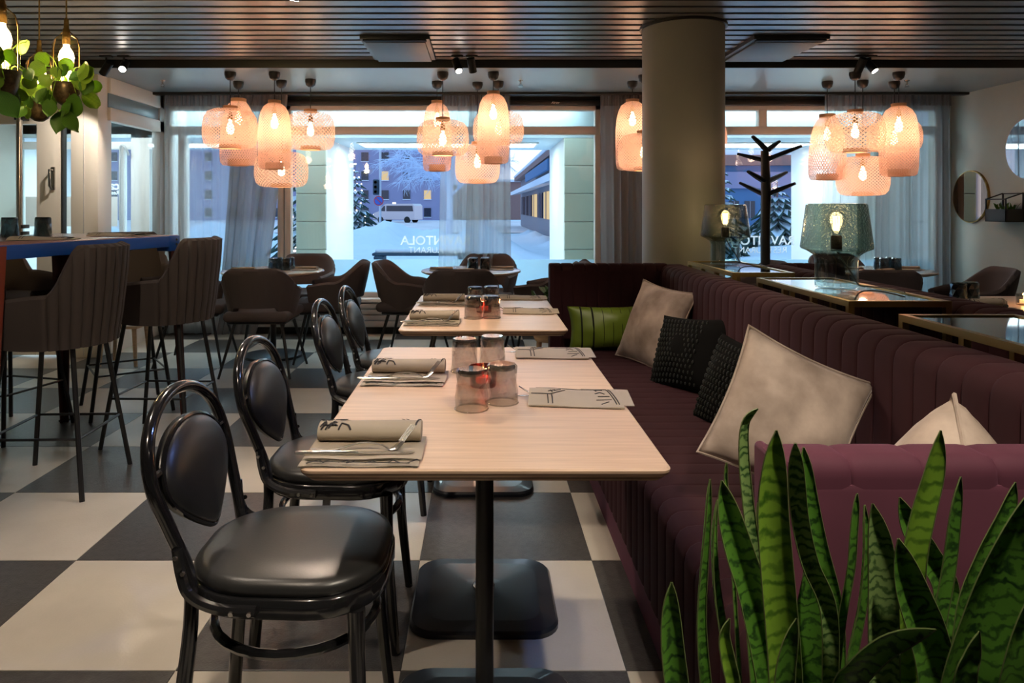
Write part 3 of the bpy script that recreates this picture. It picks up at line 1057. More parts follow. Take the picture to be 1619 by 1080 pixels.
# ---- street pole with traffic light and no-parking sign
sp = thing('street_pole', 'grey street pole with traffic light and round no-parking sign', 'pole', (-4.88, 35, -0.3))
MB().tube([(0, 0, 0), (0, 0, 6.5)], .06, 10).build('post', 'pole_grey', sp)
tl = MB().rbox((-.34, -.14, 2.1), (-.06, .1, 2.85), .05).build('traffic_light', 'bench_dark', sp)
for k in range(3):
    l_ = MB().lathe([(.08, 0), (.08, .1), (.07, .1), (.07, 0)], 14)
    l_.v = [(-.2 + a, -.14 - c, 2.25 + k * .23 + b) for a, b, c in l_.v]
    l_.build('hood', 'black_metal', tl)
for nm, r, yo, m_ in (('rim', .235, -.07, 'sign_red'), ('face', .19, -.085, 'sign_blue')):
    q = MB().lathe([(.001, 0), (r, 0), (r, .012), (.001, .012)], 26)
    q.v = [(-.06 + a, yo - c, 1.82 + b) for a, b, c in q.v]
    q.build('sign_' + nm, m_, sp)
MB().bar((-.19, -.105, 1.95), (.07, -.105, 1.69), .04, .008, up=(0, 1, 0)).build('sign_slash', 'sign_red', sp)

# ---- dark bench with snow
bn = thing('park_bench', 'dark blue bench half buried in snow outside the middle window', 'bench', (-1.30, 13.6, ground_z(-1.3, 13.6)))
for k in range(3):
    MB().rbox((-.72, -.2 + k * .15, .34), (1.1, -.08 + k * .15, .39), .01, 1).build('slat', 'bench_dark', bn)
for x in (-.6, .95):
    MB().rbox((x - .09, -.22, -.1), (x + .09, .25, .34), .02, 1).build('leg', 'bench_dark', bn)
MB().rbox((-.68, -.12, .385), (1.08, .26, .47), .04, 2).build('snow_cover', 'snow', bn)

# ================================================================== SOFAS
SV = (-1, -.965, -.90, -.70, 0, .70, .90, .965, 1)


def channel_mesh(name, path, pitch, bulge, mat, axis, n=5):
    """one stuffed channel: a path in a vertical plane swept along `axis` with a rounded cross-section"""
    m = len(path)
    nor = []
    for i in range(m):
        a, b = path[max(i - 1, 0)], path[min(i + 1, m - 1)]
        t = Vector((b[0] - a[0], b[1] - a[1])).normalized()
        nor.append((t.y, -t.x))
    mb = MB()
    def fn(u, v):
        i = min(int(round(u * (m - 1))), m - 1)
        s = SV[int(round(v * (n - 1)))] if n == 9 else -1 + 2 * v
        k = bulge * (1 - abs(s) ** 9)
        p = (path[i][0] + nor[i][0] * k, path[i][1] + nor[i][1] * k)
        w = s * pitch / 2
        return (p[0], w, p[1]) if axis == 'y' else (w, p[0], p[1])
    mb.grid(fn, m, n)
    return mb.mesh(name, mat, angle=180)


def fillet(pts, r=0.03, n=4):
    out = [pts[0]]
    for i in range(1, len(pts) - 1):
        p, a, b = Vector(pts[i]), Vector(pts[i - 1]), Vector(pts[i + 1])
        u, w = (a - p), (b - p)
        k = min(r, u.length * .45, w.length * .45)
        s, e = p + u.normalized() * k, p + w.normalized() * k
        for q in range(n + 1):
            t = q / n
            out.append(tuple(s * (1 - t) ** 2 + p * 2 * t * (1 - t) + e * t * t))
    out.append(pts[-1])
    return out


def sofa(label, mx, sgn, d0, d1, xs_front, xs_back, x_rear, x_end, near_back=True, far_back=True):
    """L-banquette in local x (0 = wall side): mirrored by sgn about mx"""
    X = lambda x: sgn * x
    s = thing('banquette', label, 'sofa', (mx, 0, 0))
    ZT, ZS = 0.90, 0.45
    lo, hi = lambda a, b: min(a, b), lambda a, b: max(a, b)
    # core
    a, b = X(xs_front + .02), X(xs_back + .02)
    MB().box((min(a, b), d0, 0.12), (max(a, b), d1, ZS - .03)).build('seat_base', 'velvet', s, smooth=False)
    a, b = X(xs_front + .01), X(x_rear)
    MB().box((min(a, b), d0, 0.0), (max(a, b), d1, 0.13)).build('plinth', 'velvet_lit', s, smooth=False)
    a, b = X(xs_back + .03), X(x_rear)
    MB().rbox((min(a, b), d0 - .08, 0.13), (max(a, b), d1 + .10, ZT - .035), .03).build('back_core', 'velvet', s)
    pitch = 0.084
    # seat channels
    pa = fillet([(X(xs_back + .02), ZS), (X(xs_front), ZS), (X(xs_front), .125)], .05)
    pa = pa if sgn < 0 else pa[::-1]
    me = channel_mesh('seat_channel', pa[::-1], pitch, .0045, 'velvet', 'y', 9)
    n = int((d1 - d0) / pitch)
    for k in range(n):
        link('seat_channel', me, s, (0, d0 + pitch * (k + .5), 0))
    # back channels
    pb = fillet([(X(xs_back), ZS - .02), (X(xs_back + .01), ZT), (X(x_rear), ZT), (X(x_rear), ZT - .15)], .055, 6)
    pb = pb if sgn > 0 else pb[::-1]
    me = channel_mesh('back_channel', pb[::-1], pitch, .0045, 'velvet', 'y', 9)
    for k in range(n + 1):
        link('back_channel', me, s, (0, d0 + pitch * (k + .5), 0))
    # cross backs at the two ends
    xw = abs(xs_back - x_end) + .05
    nc = max(1, round(xw / .068))
    pw = xw / nc
    if far_back:
        pc = fillet([(d1, ZS - .02), (d1 + .01, ZT + .005), (d1 + .11, ZT + .005), (d1 + .12, .3)], .035, 5)
        me = channel_mesh('cross_back_channel', pc[::-1], pw, .005, 'velvet', 'x', 9)
        for k in range(nc):
            link('cross_back_channel', me, s, (X(x_end + pw * (k + .5)), 0, 0))
        a, b = X(x_end + .006), X(xs_back + .05)
        MB().box((min(a, b), d1 + .004, 0), (max(a, b), d1 + .118, ZT - .03)).build('cross_back_core', 'velvet', s, smooth=False)
        a = X(x_end)
        MB().rbox((min(a, a + sgn * .03), d1, 0), (max(a, a + sgn * .03), d1 + .12, ZT - .005), .012).build('end_panel', 'velvet', s)
    if near_back:
        pc = fillet([(d0, .42), (d0, ZT), (d0 - .079, ZT), (d0 - .079, ZT - .05)], .03, 5)
        nc2 = max(1, round(xw / .102))
        pw2 = xw / nc2
        me = channel_mesh('cross_back_channel', pc, pw2, .004, 'velvet_lit', 'x', 9)
        for k in range(nc2):
            link('cross_back_channel', me, s, (X(x_end + pw2 * (k + .5)), 0, 0))
        a = X(x_end)
        MB().rbox((min(a, a + sgn * .014) - .002, d0 - .085, 0), (max(a, a + sgn * .014), d0 + .004, ZT + .002), .012, 4).build('end_panel', 'velvet_lit', s)
        a, b = X(x_end + .006), X(x_rear)
        MB().rbox((min(a, b), d0 - .084, 0), (max(a, b), d0 - .002, ZT - .028), .01).build('cross_back_panel', 'velvet_lit', s)
    return s


sofa('burgundy channel-stitched banquette with cushions beside the wooden tables', 0, 1, 1.02, 4.06, .475, 1.0, 1.17, .385)
sofa('second burgundy banquette behind the brass glass-topped consoles', 2.76, -1, 1.6, 4.06, .475, 1.0, 1.17, .72, near_back=False)


# ================================================================== CUSHIONS
def cushion_mesh(w, h, t, mat, n=24, pinch=.085, wr=.004, seed=0):
    rnd = random.Random(seed)
    ph = [rnd.uniform(0, 6) for _ in range(6)]
    mb = MB()
    for side in (1, -1):
        def fn(u, v, side=side):
            a, b = -1 + 2 * u, -1 + 2 * v
            e = max(0, (1 - a * a)) * max(0, (1 - b * b))
            z = side * t / 2 * e ** 0.56
            # edges pulled in between the corners
            x = a * w / 2 * (1 - pinch * (1 - b * b))
            y = b * h / 2 * (1 - pinch * (1 - a * a))
            z += side * wr * e * (math.sin(7 * a + ph[0] + 3 * b) + math.sin(5 * b - 4 * a + ph[1]) * .8 + .6 * math.sin(13 * a * b + ph[2]))
            return (x, z, y)
        mb.grid(fn, n, n)
    me = mb.mesh('cushion', mat, angle=180)
    bm = bmesh.new()
    bm.from_mesh(me)
    bmesh.ops.remove_doubles(bm, verts=bm.verts, dist=.0008)
    bmesh.ops.recalc_face_normals(bm, faces=bm.faces)
    bm.to_mesh(me)
    bm.free()
    return me


def cushion(label, loc, rot, w, h, t, mat, seed=0, piping=None, pinch=.085):
    c = thing('cushion', label, 'cushion', loc)
    c.rotation_euler = rot
    link('cover', cushion_mesh(w, h, t, mat, seed=seed, pinch=pinch, wr=.0055 if mat == 'beige_velvet' else .004), c)
    if piping:
        pts = []
        m = 16
        for e in range(4):
            for i in range(m):
                s = -1 + 2 * i / m
                a, b = ((s, -1), (1, s), (-s, 1), (-1, -s))[e]
                pts.append((a * w / 2 * (1 - pinch * (1 - b * b)), 0, b * h / 2 * (1 - pinch * (1 - a * a))))
        MB().tube(pts, .004, 5, closed=True).build('piping', piping, c)
    return c


g = cushion('flat green satin cushion with dark stripes at the far end', (0.70, 3.93, .575), (R(-12), 0, R(4)), .47, .24, .13, 'green_satin', 2)
stripe_pts = lambda sx: [(sx, 0, 0)]
for sx in (-.165, -.105):
    mb = MB()
    for side in (1, -1):
        pts = []
        for k in range(14):
            b = -1 + 2 * k / 13
            a = sx / (.47 / 2)
            e = (1 - a * a) * max(0, 1 - b * b)
            pts.append((sx, side * (.065 * e ** .56 + .002), b * .12 * (1 - .085 * (1 - a * a))))
        mb.tube(pts, .0045, 5)
    mb.build('stripe', 'green_stripe', g)
for sx in (-.05, .0, .05, .10, .15):
    mb = MB()
    pts = []
    for k in range(14):
        b = -1 + 2 * k / 13
        a = sx / (.47 / 2)
        e = (1 - a * a) * max(0, 1 - b * b)
        pts.append((sx, -(.065 * e ** .56 + .002), b * .12 * (1 - .085 * (1 - a * a))))
    mb.tube(pts, .0014, 4).build('stitching', 'green_stripe', g)
cushion('beige velvet cushion standing in the far sofa corner', (0.86, 3.60, .640), (R(-22), R(4), R(-66)), .42, .42, .15, 'beige_velvet', 3, 'beige_velvet')
bk = cushion('black beaded cushion leaning on the sofa back, fully in view', (0.90, 3.12, .595), (R(-22), R(-6), R(-62)), .44, .34, .15, 'black_knit', 4)
bk2 = cushion('black beaded cushion mostly hidden by the large beige cushion', (0.905, 2.55, .585), (R(-20), R(4), R(-72)), .38, .34, .14, 'black_knit', 5)
for c, w, h, t in ((bk, .44, .34, .15), (bk2, .38, .34, .14)):
    rnd = random.Random(3)
    mb = MB()
    for i in range(-8, 9):
        for j in range(-6, 7):
            a, b = i / 9.0 + (.05 if j % 2 else 0), j / 7.2
            e = (1 - a * a) * (1 - b * b)
            if e < .05 or a > .45:
                continue
            p = Vector((a * w / 2 * (1 - .085 * (1 - b * b)), -(t / 2 * e ** .56) - .001, b * h / 2 * (1 - .085 * (1 - a * a))))
            mb.lathe([(.0001, -.0005), (.0075, 0), (.006, .003), (.0001, .0042)], 6)
            k = 24
            an = rnd.uniform(-.4, .4)
            for q in range(len(mb.v) - k, len(mb.v)):
                x_, y_, z_ = mb.v[q]
                mb.v[q] = (p.x + x_ * .75, p.y - z_, p.z + y_ * 1.25)
    b_ = mb.build('beading', 'black_bead', c)
    b_['kind'] = 'stuff'
cushion('large beige velvet cushion nearest the snake plant leaves', (0.785, 1.86, .688), (R(-12), R(25), R(-6)), .352, .352, .15, 'beige_velvet', 6, 'beige_velvet')
cushion('beige velvet cushion seen edge-on at the right, behind the sofa end', (0.825, 1.28, .655), (R(-3), R(44), R(-112)), .345, .345, .27, 'beige_velvet', 7, 'beige_velvet', pinch=.0)


# ================================================================== WOODEN TABLES
def wood_table(label, cxx, y0, y1, poles, w=.70):
    t = thing('dining_table', label, 'table', (cxx, (y0 + y1) / 2, 0), group='oak topped dining tables')
    L = y1 - y0
    zt = .74
    # tapered edge: the top sheet reaches out, the underside is cut back
    top = MB()
    def ring(k, z, r):
        return [(x, y_, z) for x, y_ in rounded_rect(w - 2 * k, L - 2 * k, r, 4)]
    rings = [ring(.004, zt, .02), ring(.0, zt - .003, .022), ring(.001, zt - .008, .022)]
    n = len(rings[0])
    vs = sum(rings, [])
    fs = [tuple(range(n))]
    for a in range(len(rings) - 1):
        fs += [(a * n + i, a * n + (i + 1) % n, (a + 1) * n + (i + 1) % n, (a + 1) * n + i) for i in range(n)]
    top.add(vs, fs)
    tt = top.build('tabletop', 'oak', t, angle=30)
    for i in range(4):
        e = MB()
        z1 = zt - .008 - i * .0045
        r0, r1 = ring(.001 + i * .004, z1, .02), ring(.003 + i * .004, z1 - .0045, .02)
        fs = [(j, (j + 1) % n, n + (j + 1) % n, n + j) for j in range(n)] + [tuple(range(n, 2 * n))]
        e.add(r0 + r1, fs).build('ply_layer', 'ply_edge' if i % 2 else 'ply_dark', tt, angle=30)
    for yy in poles:
        yl = yy - (y0 + y1) / 2
        p = MB().lathe([(.021, .03), (.021, zt - .035)], 20, (0, yl, 0), caps=False).build('pole', 'black_metal', t)
        MB().rbox((-.16, yl - .16, zt - .036), (.16, yl + .16, zt - .026), .003).build('mounting_plate', 'black_metal', p)
        bs = MB()
        for (k, z), (k2, z2) in zip([(.0, 0), (.0, .012), (.006, .020), (.05, .026), (.16, .031)], [(.0, .012), (.006, .020), (.05, .026), (.16, .031), (.19, .034)]):
            a = [(x, y_ + yl, z) for x, y_ in rounded_rect(.43 - 2 * k, .43 - 2 * k, max(.07 - k * .3, .01), 6, bulge=.035)]
            b = [(x, y_ + yl, z2) for x, y_ in rounded_rect(.43 - 2 * k2, .43 - 2 * k2, max(.07 - k2 * .3, .01), 6, bulge=.035)]
            n2 = len(a)
            bs.add(a + b, [(j, (j + 1) % n2, n2 + (j + 1) % n2, n2 + j) for j in range(n2)])
        o = len(bs.v)
        bs.f.append(tuple(range(o - n2, o)))
        bp = bs.build('base_plate', 'black_steel', t, angle=35)
        MB().lathe([(.034, .033), (.034, .043), (.026, .048), (.022, .05)], 20, (0, yl, 0), caps=False).build('collar', 'steel', bp)
    return t


T1 = (1.352, 2.532)
T2 = (2.885, 4.02)
wood_table('pale oak table nearest the camera, set with four napkins', 0.0075, *T1, (1.69, 2.28))
wood_table('pale oak table between the front table and the round tables', 0.0075, *T2, (3.29, 3.72), w=.68)
wood_table('wooden table behind the consoles at the right edge, with candle', 2.72, 2.75, 3.98, (3.05, 3.65))


# ================================================================== BENTWOOD CHAIRS (facing +x)
def bentwood():
    c = thing('bentwood_chair', 'chair', 'chair', (0, 0, 0), group='black bentwood chairs along the oak tables')
    lean = lambda z: -.17 - max(0, z - .47) * .285
    # rear legs and hoop: one bent rod
    half = [(-.205, -.185, 0), (-.190, -.175, .2), (-.172, -.160, .40), (lean(.5), -.155, .50), (lean(.6), -.178, .60), (lean(.69), -.196, .685), (lean(.76), -.170, .760), (lean(.81), -.098, .810)]
    pts = half + [(lean(.83), 0, .828)] + [(x, -y_, z) for x, y_, z in half[::-1]]
    sp_ = smooth_path(pts, 5)
    MB().tube(sp_, [.0135 + .003 * min(1, max(0, (.5 - p.z) * 4)) for p in sp_], 12).build('back_hoop', 'black_gloss', c)
    # padded teardrop back
    zs0, zs1 = .545, .775
    outl = []
    for i in range(40):
        a = 2 * PI * i / 40
        zc = math.cos(a)
        z = .668 + (.098 * zc if zc > 0 else .135 * zc)
        wv_ = .162 * math.sin(a) * (1.0 if zc > 0 else (1 - (-zc) ** 1.8 * .62))
        outl.append((wv_, z))
    def ringp(s, off):
        return [(lean(.668 + (z0 - .668) * s) + off, y_ * s, .668 + (z0 - .668) * s) for (y_, z0) in outl]
    mb = MB()
    rs = [ringp(1.0, -.012), ringp(1.0, .004), ringp(.93, .016), ringp(.80, .024), ringp(.5, .030), ringp(.15, .032)]
    n = 40
    mb.add(sum(rs, []), [tuple(range(n))[::-1]] + [(a * n + j, a * n + (j + 1) % n, (a + 1) * n + (j + 1) % n, (a + 1) * n + j) for a in range(5) for j in range(n)] + [tuple(5 * n + j for j in range(n))])
    bp = mb.build('back_pad', 'seat_leather', c, angle=70)
    MB().tube([(lean(z) + .006, y_ * 1.005, z) for y_, z in outl], .0055, 6, closed=True).build('piping', 'black_gloss', bp)
    for s in (-1, 1):
        MB().tube([(lean(.70), s * .145, .70), (lean(.70), s * .185, .70)], .008, 8).build('pad_joint', 'black_gloss', bp)
    # seat
    seat_o = rounded_rect(.40, .375, .14, 8, bulge=.02)
    def sr(s, z):
        return [(x * s, y_ * s * (1 + .05 * x / .2), z) for x, y_ in seat_o]
    mb = MB()
    rs = [sr(.93, .465), sr(.985, .470), sr(1.0, .482), sr(.975, .493), sr(.90, .500), sr(.55, .504), sr(.2, .505)]
    n = len(seat_o)
    mb.add(sum(rs, []), [tuple(range(n))[::-1]] + [(a * n + j, a * n + (j + 1) % n, (a + 1) * n + (j + 1) % n, (a + 1) * n + j) for a in range(6) for j in range(n)] + [tuple(6 * n + j for j in range(n))])
    mb.build('seat_pad', 'seat_leather', c, angle=70)
    mb = MB()
    rs = [sr(1.01, .428), sr(1.022, .433), sr(1.022, .464), sr(1.0, .468), sr(.90, .468), sr(.90, .428)]
    mb.add(sum(rs, []), [(a * n + j, a * n + (j + 1) % n, ((a + 1) % 6) * n + (j + 1) % n, ((a + 1) % 6) * n + j) for a in range(6) for j in range(n)])
    mb.build('seat_frame', 'black_gloss', c, angle=50)
    for s in (-1, 1):
        MB().tube(smooth_path([(.155, s * .155, .43), (.162, s * .162, .25), (.185, s * .18, 0)], 5), [.019 - .0008 * i / 1.2 for i in range(11)], 12).build('leg', 'black_gloss', c)
        br = MB().tube(smooth_path([(lean(.56) + .004, s * .178, .56), (-.185, s * .176, .51), (-.165, s * .184, .472), (-.11, s * .196, .452), (-.03, s * .200, .448)], 5), .011, 8).build('brace', 'black_gloss', c)
        for x, z in ((lean(.545) - .0, .545), (lean(.515) + .006, .515), (-.075, .450), (-.040, .449)):
            yy = .186 if z > .48 else .210
            q = MB().lathe([(.001, 0), (.0055, 0), (.0045, .003), (.001, .003)], 8)
            q.v = [(x + a, s * (yy + .001 + c_), z + b) for a, b, c_ in q.v]
            q.build('screw', 'steel', br)
    st = [(.17 * math.cos(2 * PI * i / 28) * 1.02, .168 * math.sin(2 * PI * i / 28), .345) for i in range(28)]
    MB().tube(st, .0105, 8, closed=True).build('stretcher_ring', 'black_gloss', c)
    return c


bw = bentwood()
bw.location = (-.405, 1.60, 0)
bw['label'] = 'black bentwood chair nearest the camera, whole seat in view'
copy_tree(bw, loc=(-.42, 2.175, 0), label='black bentwood chair second from the camera, seat under the front table')
copy_tree(bw, loc=(-.415, 3.07, 0), label='black bentwood chair third from the camera, at the nearer end of the second table')
copy_tree(bw, loc=(-.405, 3.58, 0), label='black bentwood chair fourth from the camera, farthest in the row')


# ================================================================== SHELL CHAIRS
def shell(name, mat, parent, a_max, outer, thick, nu, nv, ridge=None):
    """curved upholstered shell, param u along the wrap (-1..1), v from bottom to top"""
    mb = MB()
    def pt(u, v, inn):
        p = Vector(outer(-1 + 2 * u, v))
        c = Vector((0, 0, p.z))
        d = (c - p)
        d.z = 0
        d.normalize()
        if inn:
            return p + d * thick
        return p - d * (ridge(-1 + 2 * u, v) if ridge else 0)
    N = nu
    rows = []
    for i in range(N):
        u = i / (N - 1)
        sec = []
        for j in range(nv):
            sec.append(pt(u, j / (nv - 1), False))
        top_o, top_i = pt(u, 1, False), pt(u, 1, True)
        m = (top_o + top_i) / 2
        sec.append(Vector((m.x, m.y, m.z + thick * .35)))
        for j in range(nv - 1, -1, -1):
            sec.append(pt(u, j / (nv - 1), True))
        rows.append(sec)
    k = len(rows[0])
    vs = sum(rows, [])
    fs = []
    for i in range(N - 1):
        for j in range(k):
            l = (j + 1) % k
            fs.append((i * k + j, (i + 1) * k + j, (i + 1) * k + l, i * k + l))
    fs.append(tuple(range(k))[::-1])
    fs.append(tuple((N - 1) * k + j for j in range(k)))
    mb.add(vs, fs)
    return mb.build(name, mat, parent, angle=60)


def sstep(a, b, x):
    t = min(1, max(0, (x - a) / (b - a)))
    return t * t * (3 - 2 * t)


def tub_chair():
    """round-table armchair, front towards +y"""
    c = thing('tub_chair', 'tub', 'armchair', (0, 0, 0), group='taupe tub chairs at the round tables')
    def outer(u, v):
        a = u * R(128)
        k = abs(u)
        rx, ry = .285, .275
        ztop = .775 - .150 * sstep(.24, .66, k) - .025 * sstep(.7, 1, k)
        zbot = .42 + .085 * (1 - sstep(.26, .40, k)) + .03 * sstep(.75, 1, k)
        z = zbot + (ztop - zbot) * v
        fl = .86 + .27 * sstep(.36, .84, z) - .05 * (1 - sstep(.40, .47, z)) - .07 * sstep(.5, 1, k)
        x = math.sin(a) * rx * fl
        y_ = -math.cos(a) * ry * fl - .02
        if k > .7:
            y_ += (k - .7) * .10
        return (x, y_, z)
    def ridge(u, v):
        q = (u * 15 + v * 4.0) % 1.0
        return -.005 * math.exp(-((q - .5) / .09) ** 2) if abs(u) < .55 else 0
    shell('shell', 'chair_cloth', c, 128, outer, .045, 97, 9, ridge)
    MB().rbox((-.235, -.245, .40), (.235, .27, .475), .035, 4).build('seat_cushion', 'chair_cloth', c)
    MB().rbox((-.21, -.20, .382), (.21, .22, .402), .008, 1).build('under_frame', 'black_metal', c)
    for sx in (-1, 1):
        for (ya, yb) in ((-.15, -.25), (.17, .26)):
            MB().tube([(sx * .17, ya, .385), (sx * .255, yb, 0)], [.013, .009], 8).build('leg', 'black_metal', c)
    return c


tub = tub_chair()
tub.location = (-1.62, 5.42, 0)
tub['label'] = 'taupe tub chair with its quilted back to us at the left round table'
GT = 'taupe tub chairs at the round tables'
for loc, rz, lab in (
    ((-1.235, 5.92, 0), R(97), 'taupe tub chair on the right side of the left round table'),
    ((-2.27, 5.78, 0), R(-85), 'taupe tub chair on the left of the left round table, behind a bar stool'),
    ((-1.62, 6.56, 0), R(180), 'taupe tub chair between the left round table and its window'),
    ((-.56, 5.88, 0), R(-98), 'taupe tub chair on the left side of the middle round table'),
    ((-.155, 5.40, 0), R(4), 'taupe tub chair with its back to us at the middle round table'),
    ((.47, 5.80, 0), R(72), 'taupe tub chair between the middle round table and the far sofa end'),
    ((.05, 6.56, 0), R(176), 'taupe tub chair between the middle round table and its window'),
    ((1.13, 5.95, 0), R(-92), 'taupe tub chair of which only the top shows above the far sofa end'),
    ((2.14, 5.88, 0), R(92), 'taupe tub chair half hidden behind the smaller glass lamp and coat stand'),
    ((2.88, 5.32, 0), R(-8), 'taupe tub chair just right of the large glass lamp'),
    ((3.52, 5.28, 0), R(80), 'taupe tub chair near the right wall below the bronze mirror'),
    ((3.30, 6.58, 0), R(180), 'taupe tub chair between the right round table and the curtain'),
):
    copy_tree(tub, loc=loc, rz=rz, label=lab)


def round_table():
    t = thing('round_table', 'x', 'table', (0, 0, 0), group='round tables along the windows')
    MB().lathe([(.001, .71), (.395, .71), (.408, .707), (.412, .700)], 56).build('tabletop', 'stone_top', t)
    MB().lathe([(.412, .700), (.411, .694), (.39, .684), (.001, .684)], 56).build('table_rim', 'ply_edge', t)
    MB().lathe([(.024, .02), (.024, .68)], 18).build('pole', 'black_metal', t)
    MB().lathe([(.001, .03), (.10, .026), (.235, .018), (.24, .008), (.24, 0), (.001, 0)], 40).build('base_plate', 'black_steel', t)
    return t


rt = round_table()
rt.location = (-1.715, 5.98, 0)
rt['label'] = 'round grey table in front of the left window'
copy_tree(rt, loc=(-.085, 6.0, 0), label='round grey table in front of the middle window')
copy_tree(rt, loc=(1.58, 6.0, 0), label='round grey table hidden behind the column')
copy_tree(rt, loc=(3.30, 6.0, 0), label='round grey table in front of the right curtain')


def bar_stool():
    """front towards +y; channelled tub back on four splayed rods"""
    c = thing('bar_stool', 'x', 'bar stool', (0, 0, 0), group='bar stools around the high table')
    def outer(u, v):
        a = u * R(118)
        k = abs(u)
        ztop = 1.055 - .205 * sstep(.36, .60, k) - .035 * sstep(.6, 1, k)
        zbot = .63 + .02 * sstep(.7, 1, k)
        z = zbot + (ztop - zbot) * v
        fl = 1 + .12 * sstep(.66, 1.05, z) - .05 * (1 - sstep(.66, .72, z))
        x = math.sin(a) * .245 * fl
        y_ = -math.cos(a) * .235 * fl
        if k > .65:
            y_ += (k - .65) * .36
        return (x, y_, z)
    def ridge(u, v):
        q = (u * 12.0) % 1.0
        return .012 * (1 - (2 * q - 1) ** 6) if abs(u) < .6 else .012 * (1 - sstep(.6, .7, abs(u)))
    shell('shell', 'stool_cloth', c, 118, outer, .04, 145, 8, ridge)
    MB().rbox((-.175, -.165, .625), (.175, .235, .755), .04, 4).build('seat_cushion', 'stool_cloth', c)
    lg = {}
    for sx in (-1, 1):
        for sy in (-1, 1):
            a, b = Vector((sx * .13, sy * .13, .655)), Vector((sx * .21, sy * .21, 0))
            MB().tube([a, b], .0105, 8).build('leg', 'black_metal', c)
            lg[(sx, sy)] = a + (b - a) * ((.655 - .25) / .655)
    for p, q in (((-1, -1), (1, -1)), ((1, -1), (1, 1)), ((1, 1), (-1, 1)), ((-1, 1), (-1, -1))):
        MB().tube([lg[p], lg[q]], .006, 6).build('footrest_bar', 'black_metal', c)
    return c


bs = bar_stool()
bs.scale = (1.06, 1.06, 1.0)
bs.location = (-1.895, 3.24, 0)
bs.rotation_euler = (0, 0, R(92))
bs['label'] = 'dark channelled bar stool nearest the camera at the left edge'
copy_tree(bs, loc=(-1.70, 3.89, 0), rz=R(88), label='dark channelled bar stool at the blue corner of the high table')
copy_tree(bs, loc=(-2.17, 4.44, 0), rz=R(215), label='brown bar stool facing us behind the far end of the high table')
copy_tree(bs, loc=(-2.60, 3.98, 0), rz=R(-105), label='bar stool facing us across the high table, left edge')
copy_tree(bs, loc=(-2.02, 2.34, 0), rz=R(72), label='bar stool of which only one leg shows at the left edge')


# ================================================================== HIGH TABLE
A, B = Vector((-1.913, 2.83, 0)), Vector((-1.625, 3.90, 0))
ax = (B - A).normalized()
nx = Vector((-ax.y, ax.x, 0))
ang = math.atan2(ax.y, ax.x)
L, W, ZT = (B - A).length, .78, 1.08
ht = thing('high_table', 'high bar table with blue metal rim and red splayed legs', 'bar table', tuple(A), rz=ang)
MB().rbox((.004, .004, ZT - .010), (L - .004, W - .004, ZT), .003).build('tabletop', 'bar_top', ht)
for a, b in (((0, 0), (L, .006)), ((0, W - .006), (L, W)), ((0, 0), (.006, W)), ((L - .006, 0), (L, W))):
    MB().rbox((a[0], a[1], ZT - .062), (b[0], b[1], ZT - .004), .002, 1).build('rim', 'rim_blue', ht)
for i, (x, y_) in enumerate(((0, 0), (L, 0), (0, W), (L, W))):
    sx, sy = (1 if x == 0 else -1), (1 if y_ == 0 else -1)
    lm = 'leg_red' if x == 0 and y_ == 0 else 'leg_dark'
    q = MB()
    # folded sheet-metal leg, tapering, splayed outwards
    for dx, dy in ((.07, .006), (.006, .07)):
        p0, p1 = Vector((x, y_, ZT - .008)), Vector((x - sx * .045, y_ - sy * .02, 0))
        for_top = [p0, p0 + Vector((sx * dx, 0, 0)), p0 + Vector((sx * dx, sy * dy, 0)), p0 + Vector((0, sy * dy, 0))]
        k = .45
        for_bot = [p1, p1 + Vector((sx * max(.006, dx * k), 0, 0)), p1 + Vector((sx * max(.006, dx * k), sy * max(.006, dy * k), 0)), p1 + Vector((0, sy * max(.006, dy * k), 0))]
        q.add(for_top + for_bot, [(0, 1, 2, 3), (7, 6, 5, 4), (0, 4, 5, 1), (1, 5, 6, 2), (2, 6, 7, 3), (3, 7, 4, 0)])
    lg_ = q.build('leg', lm, ht, smooth=False)
    if sy > 0:
        for k in range(2):
            b_ = MB().lathe([(.001, 0), (.007, 0), (.005, .004), (.001, .005)], 8)
            b_.v = [(x + sx * .025 + a, -.0035 - c_, ZT - .025 - k * .025 + b) for a, b, c_ in b_.v]
            b_.build('rivet', 'black_metal', lg_)
    if x:
        MB().rbox((min(x, x + sx * .075) - .003, min(y_, y_ + sy * .075) - .003, ZT - .085), (max(x, x + sx * .075) + .003, max(y_, y_ + sy * .075) + .003, ZT - .003), .004).build('corner_bracket', 'rim_blue', lg_)
    MB().rbox((x - sx * .045 - .012, y_ - sy * .02 - .012, 0), (x - sx * .045 + .03, y_ - sy * .02 + .03, .012), .002).build('foot', 'black_metal', lg_)

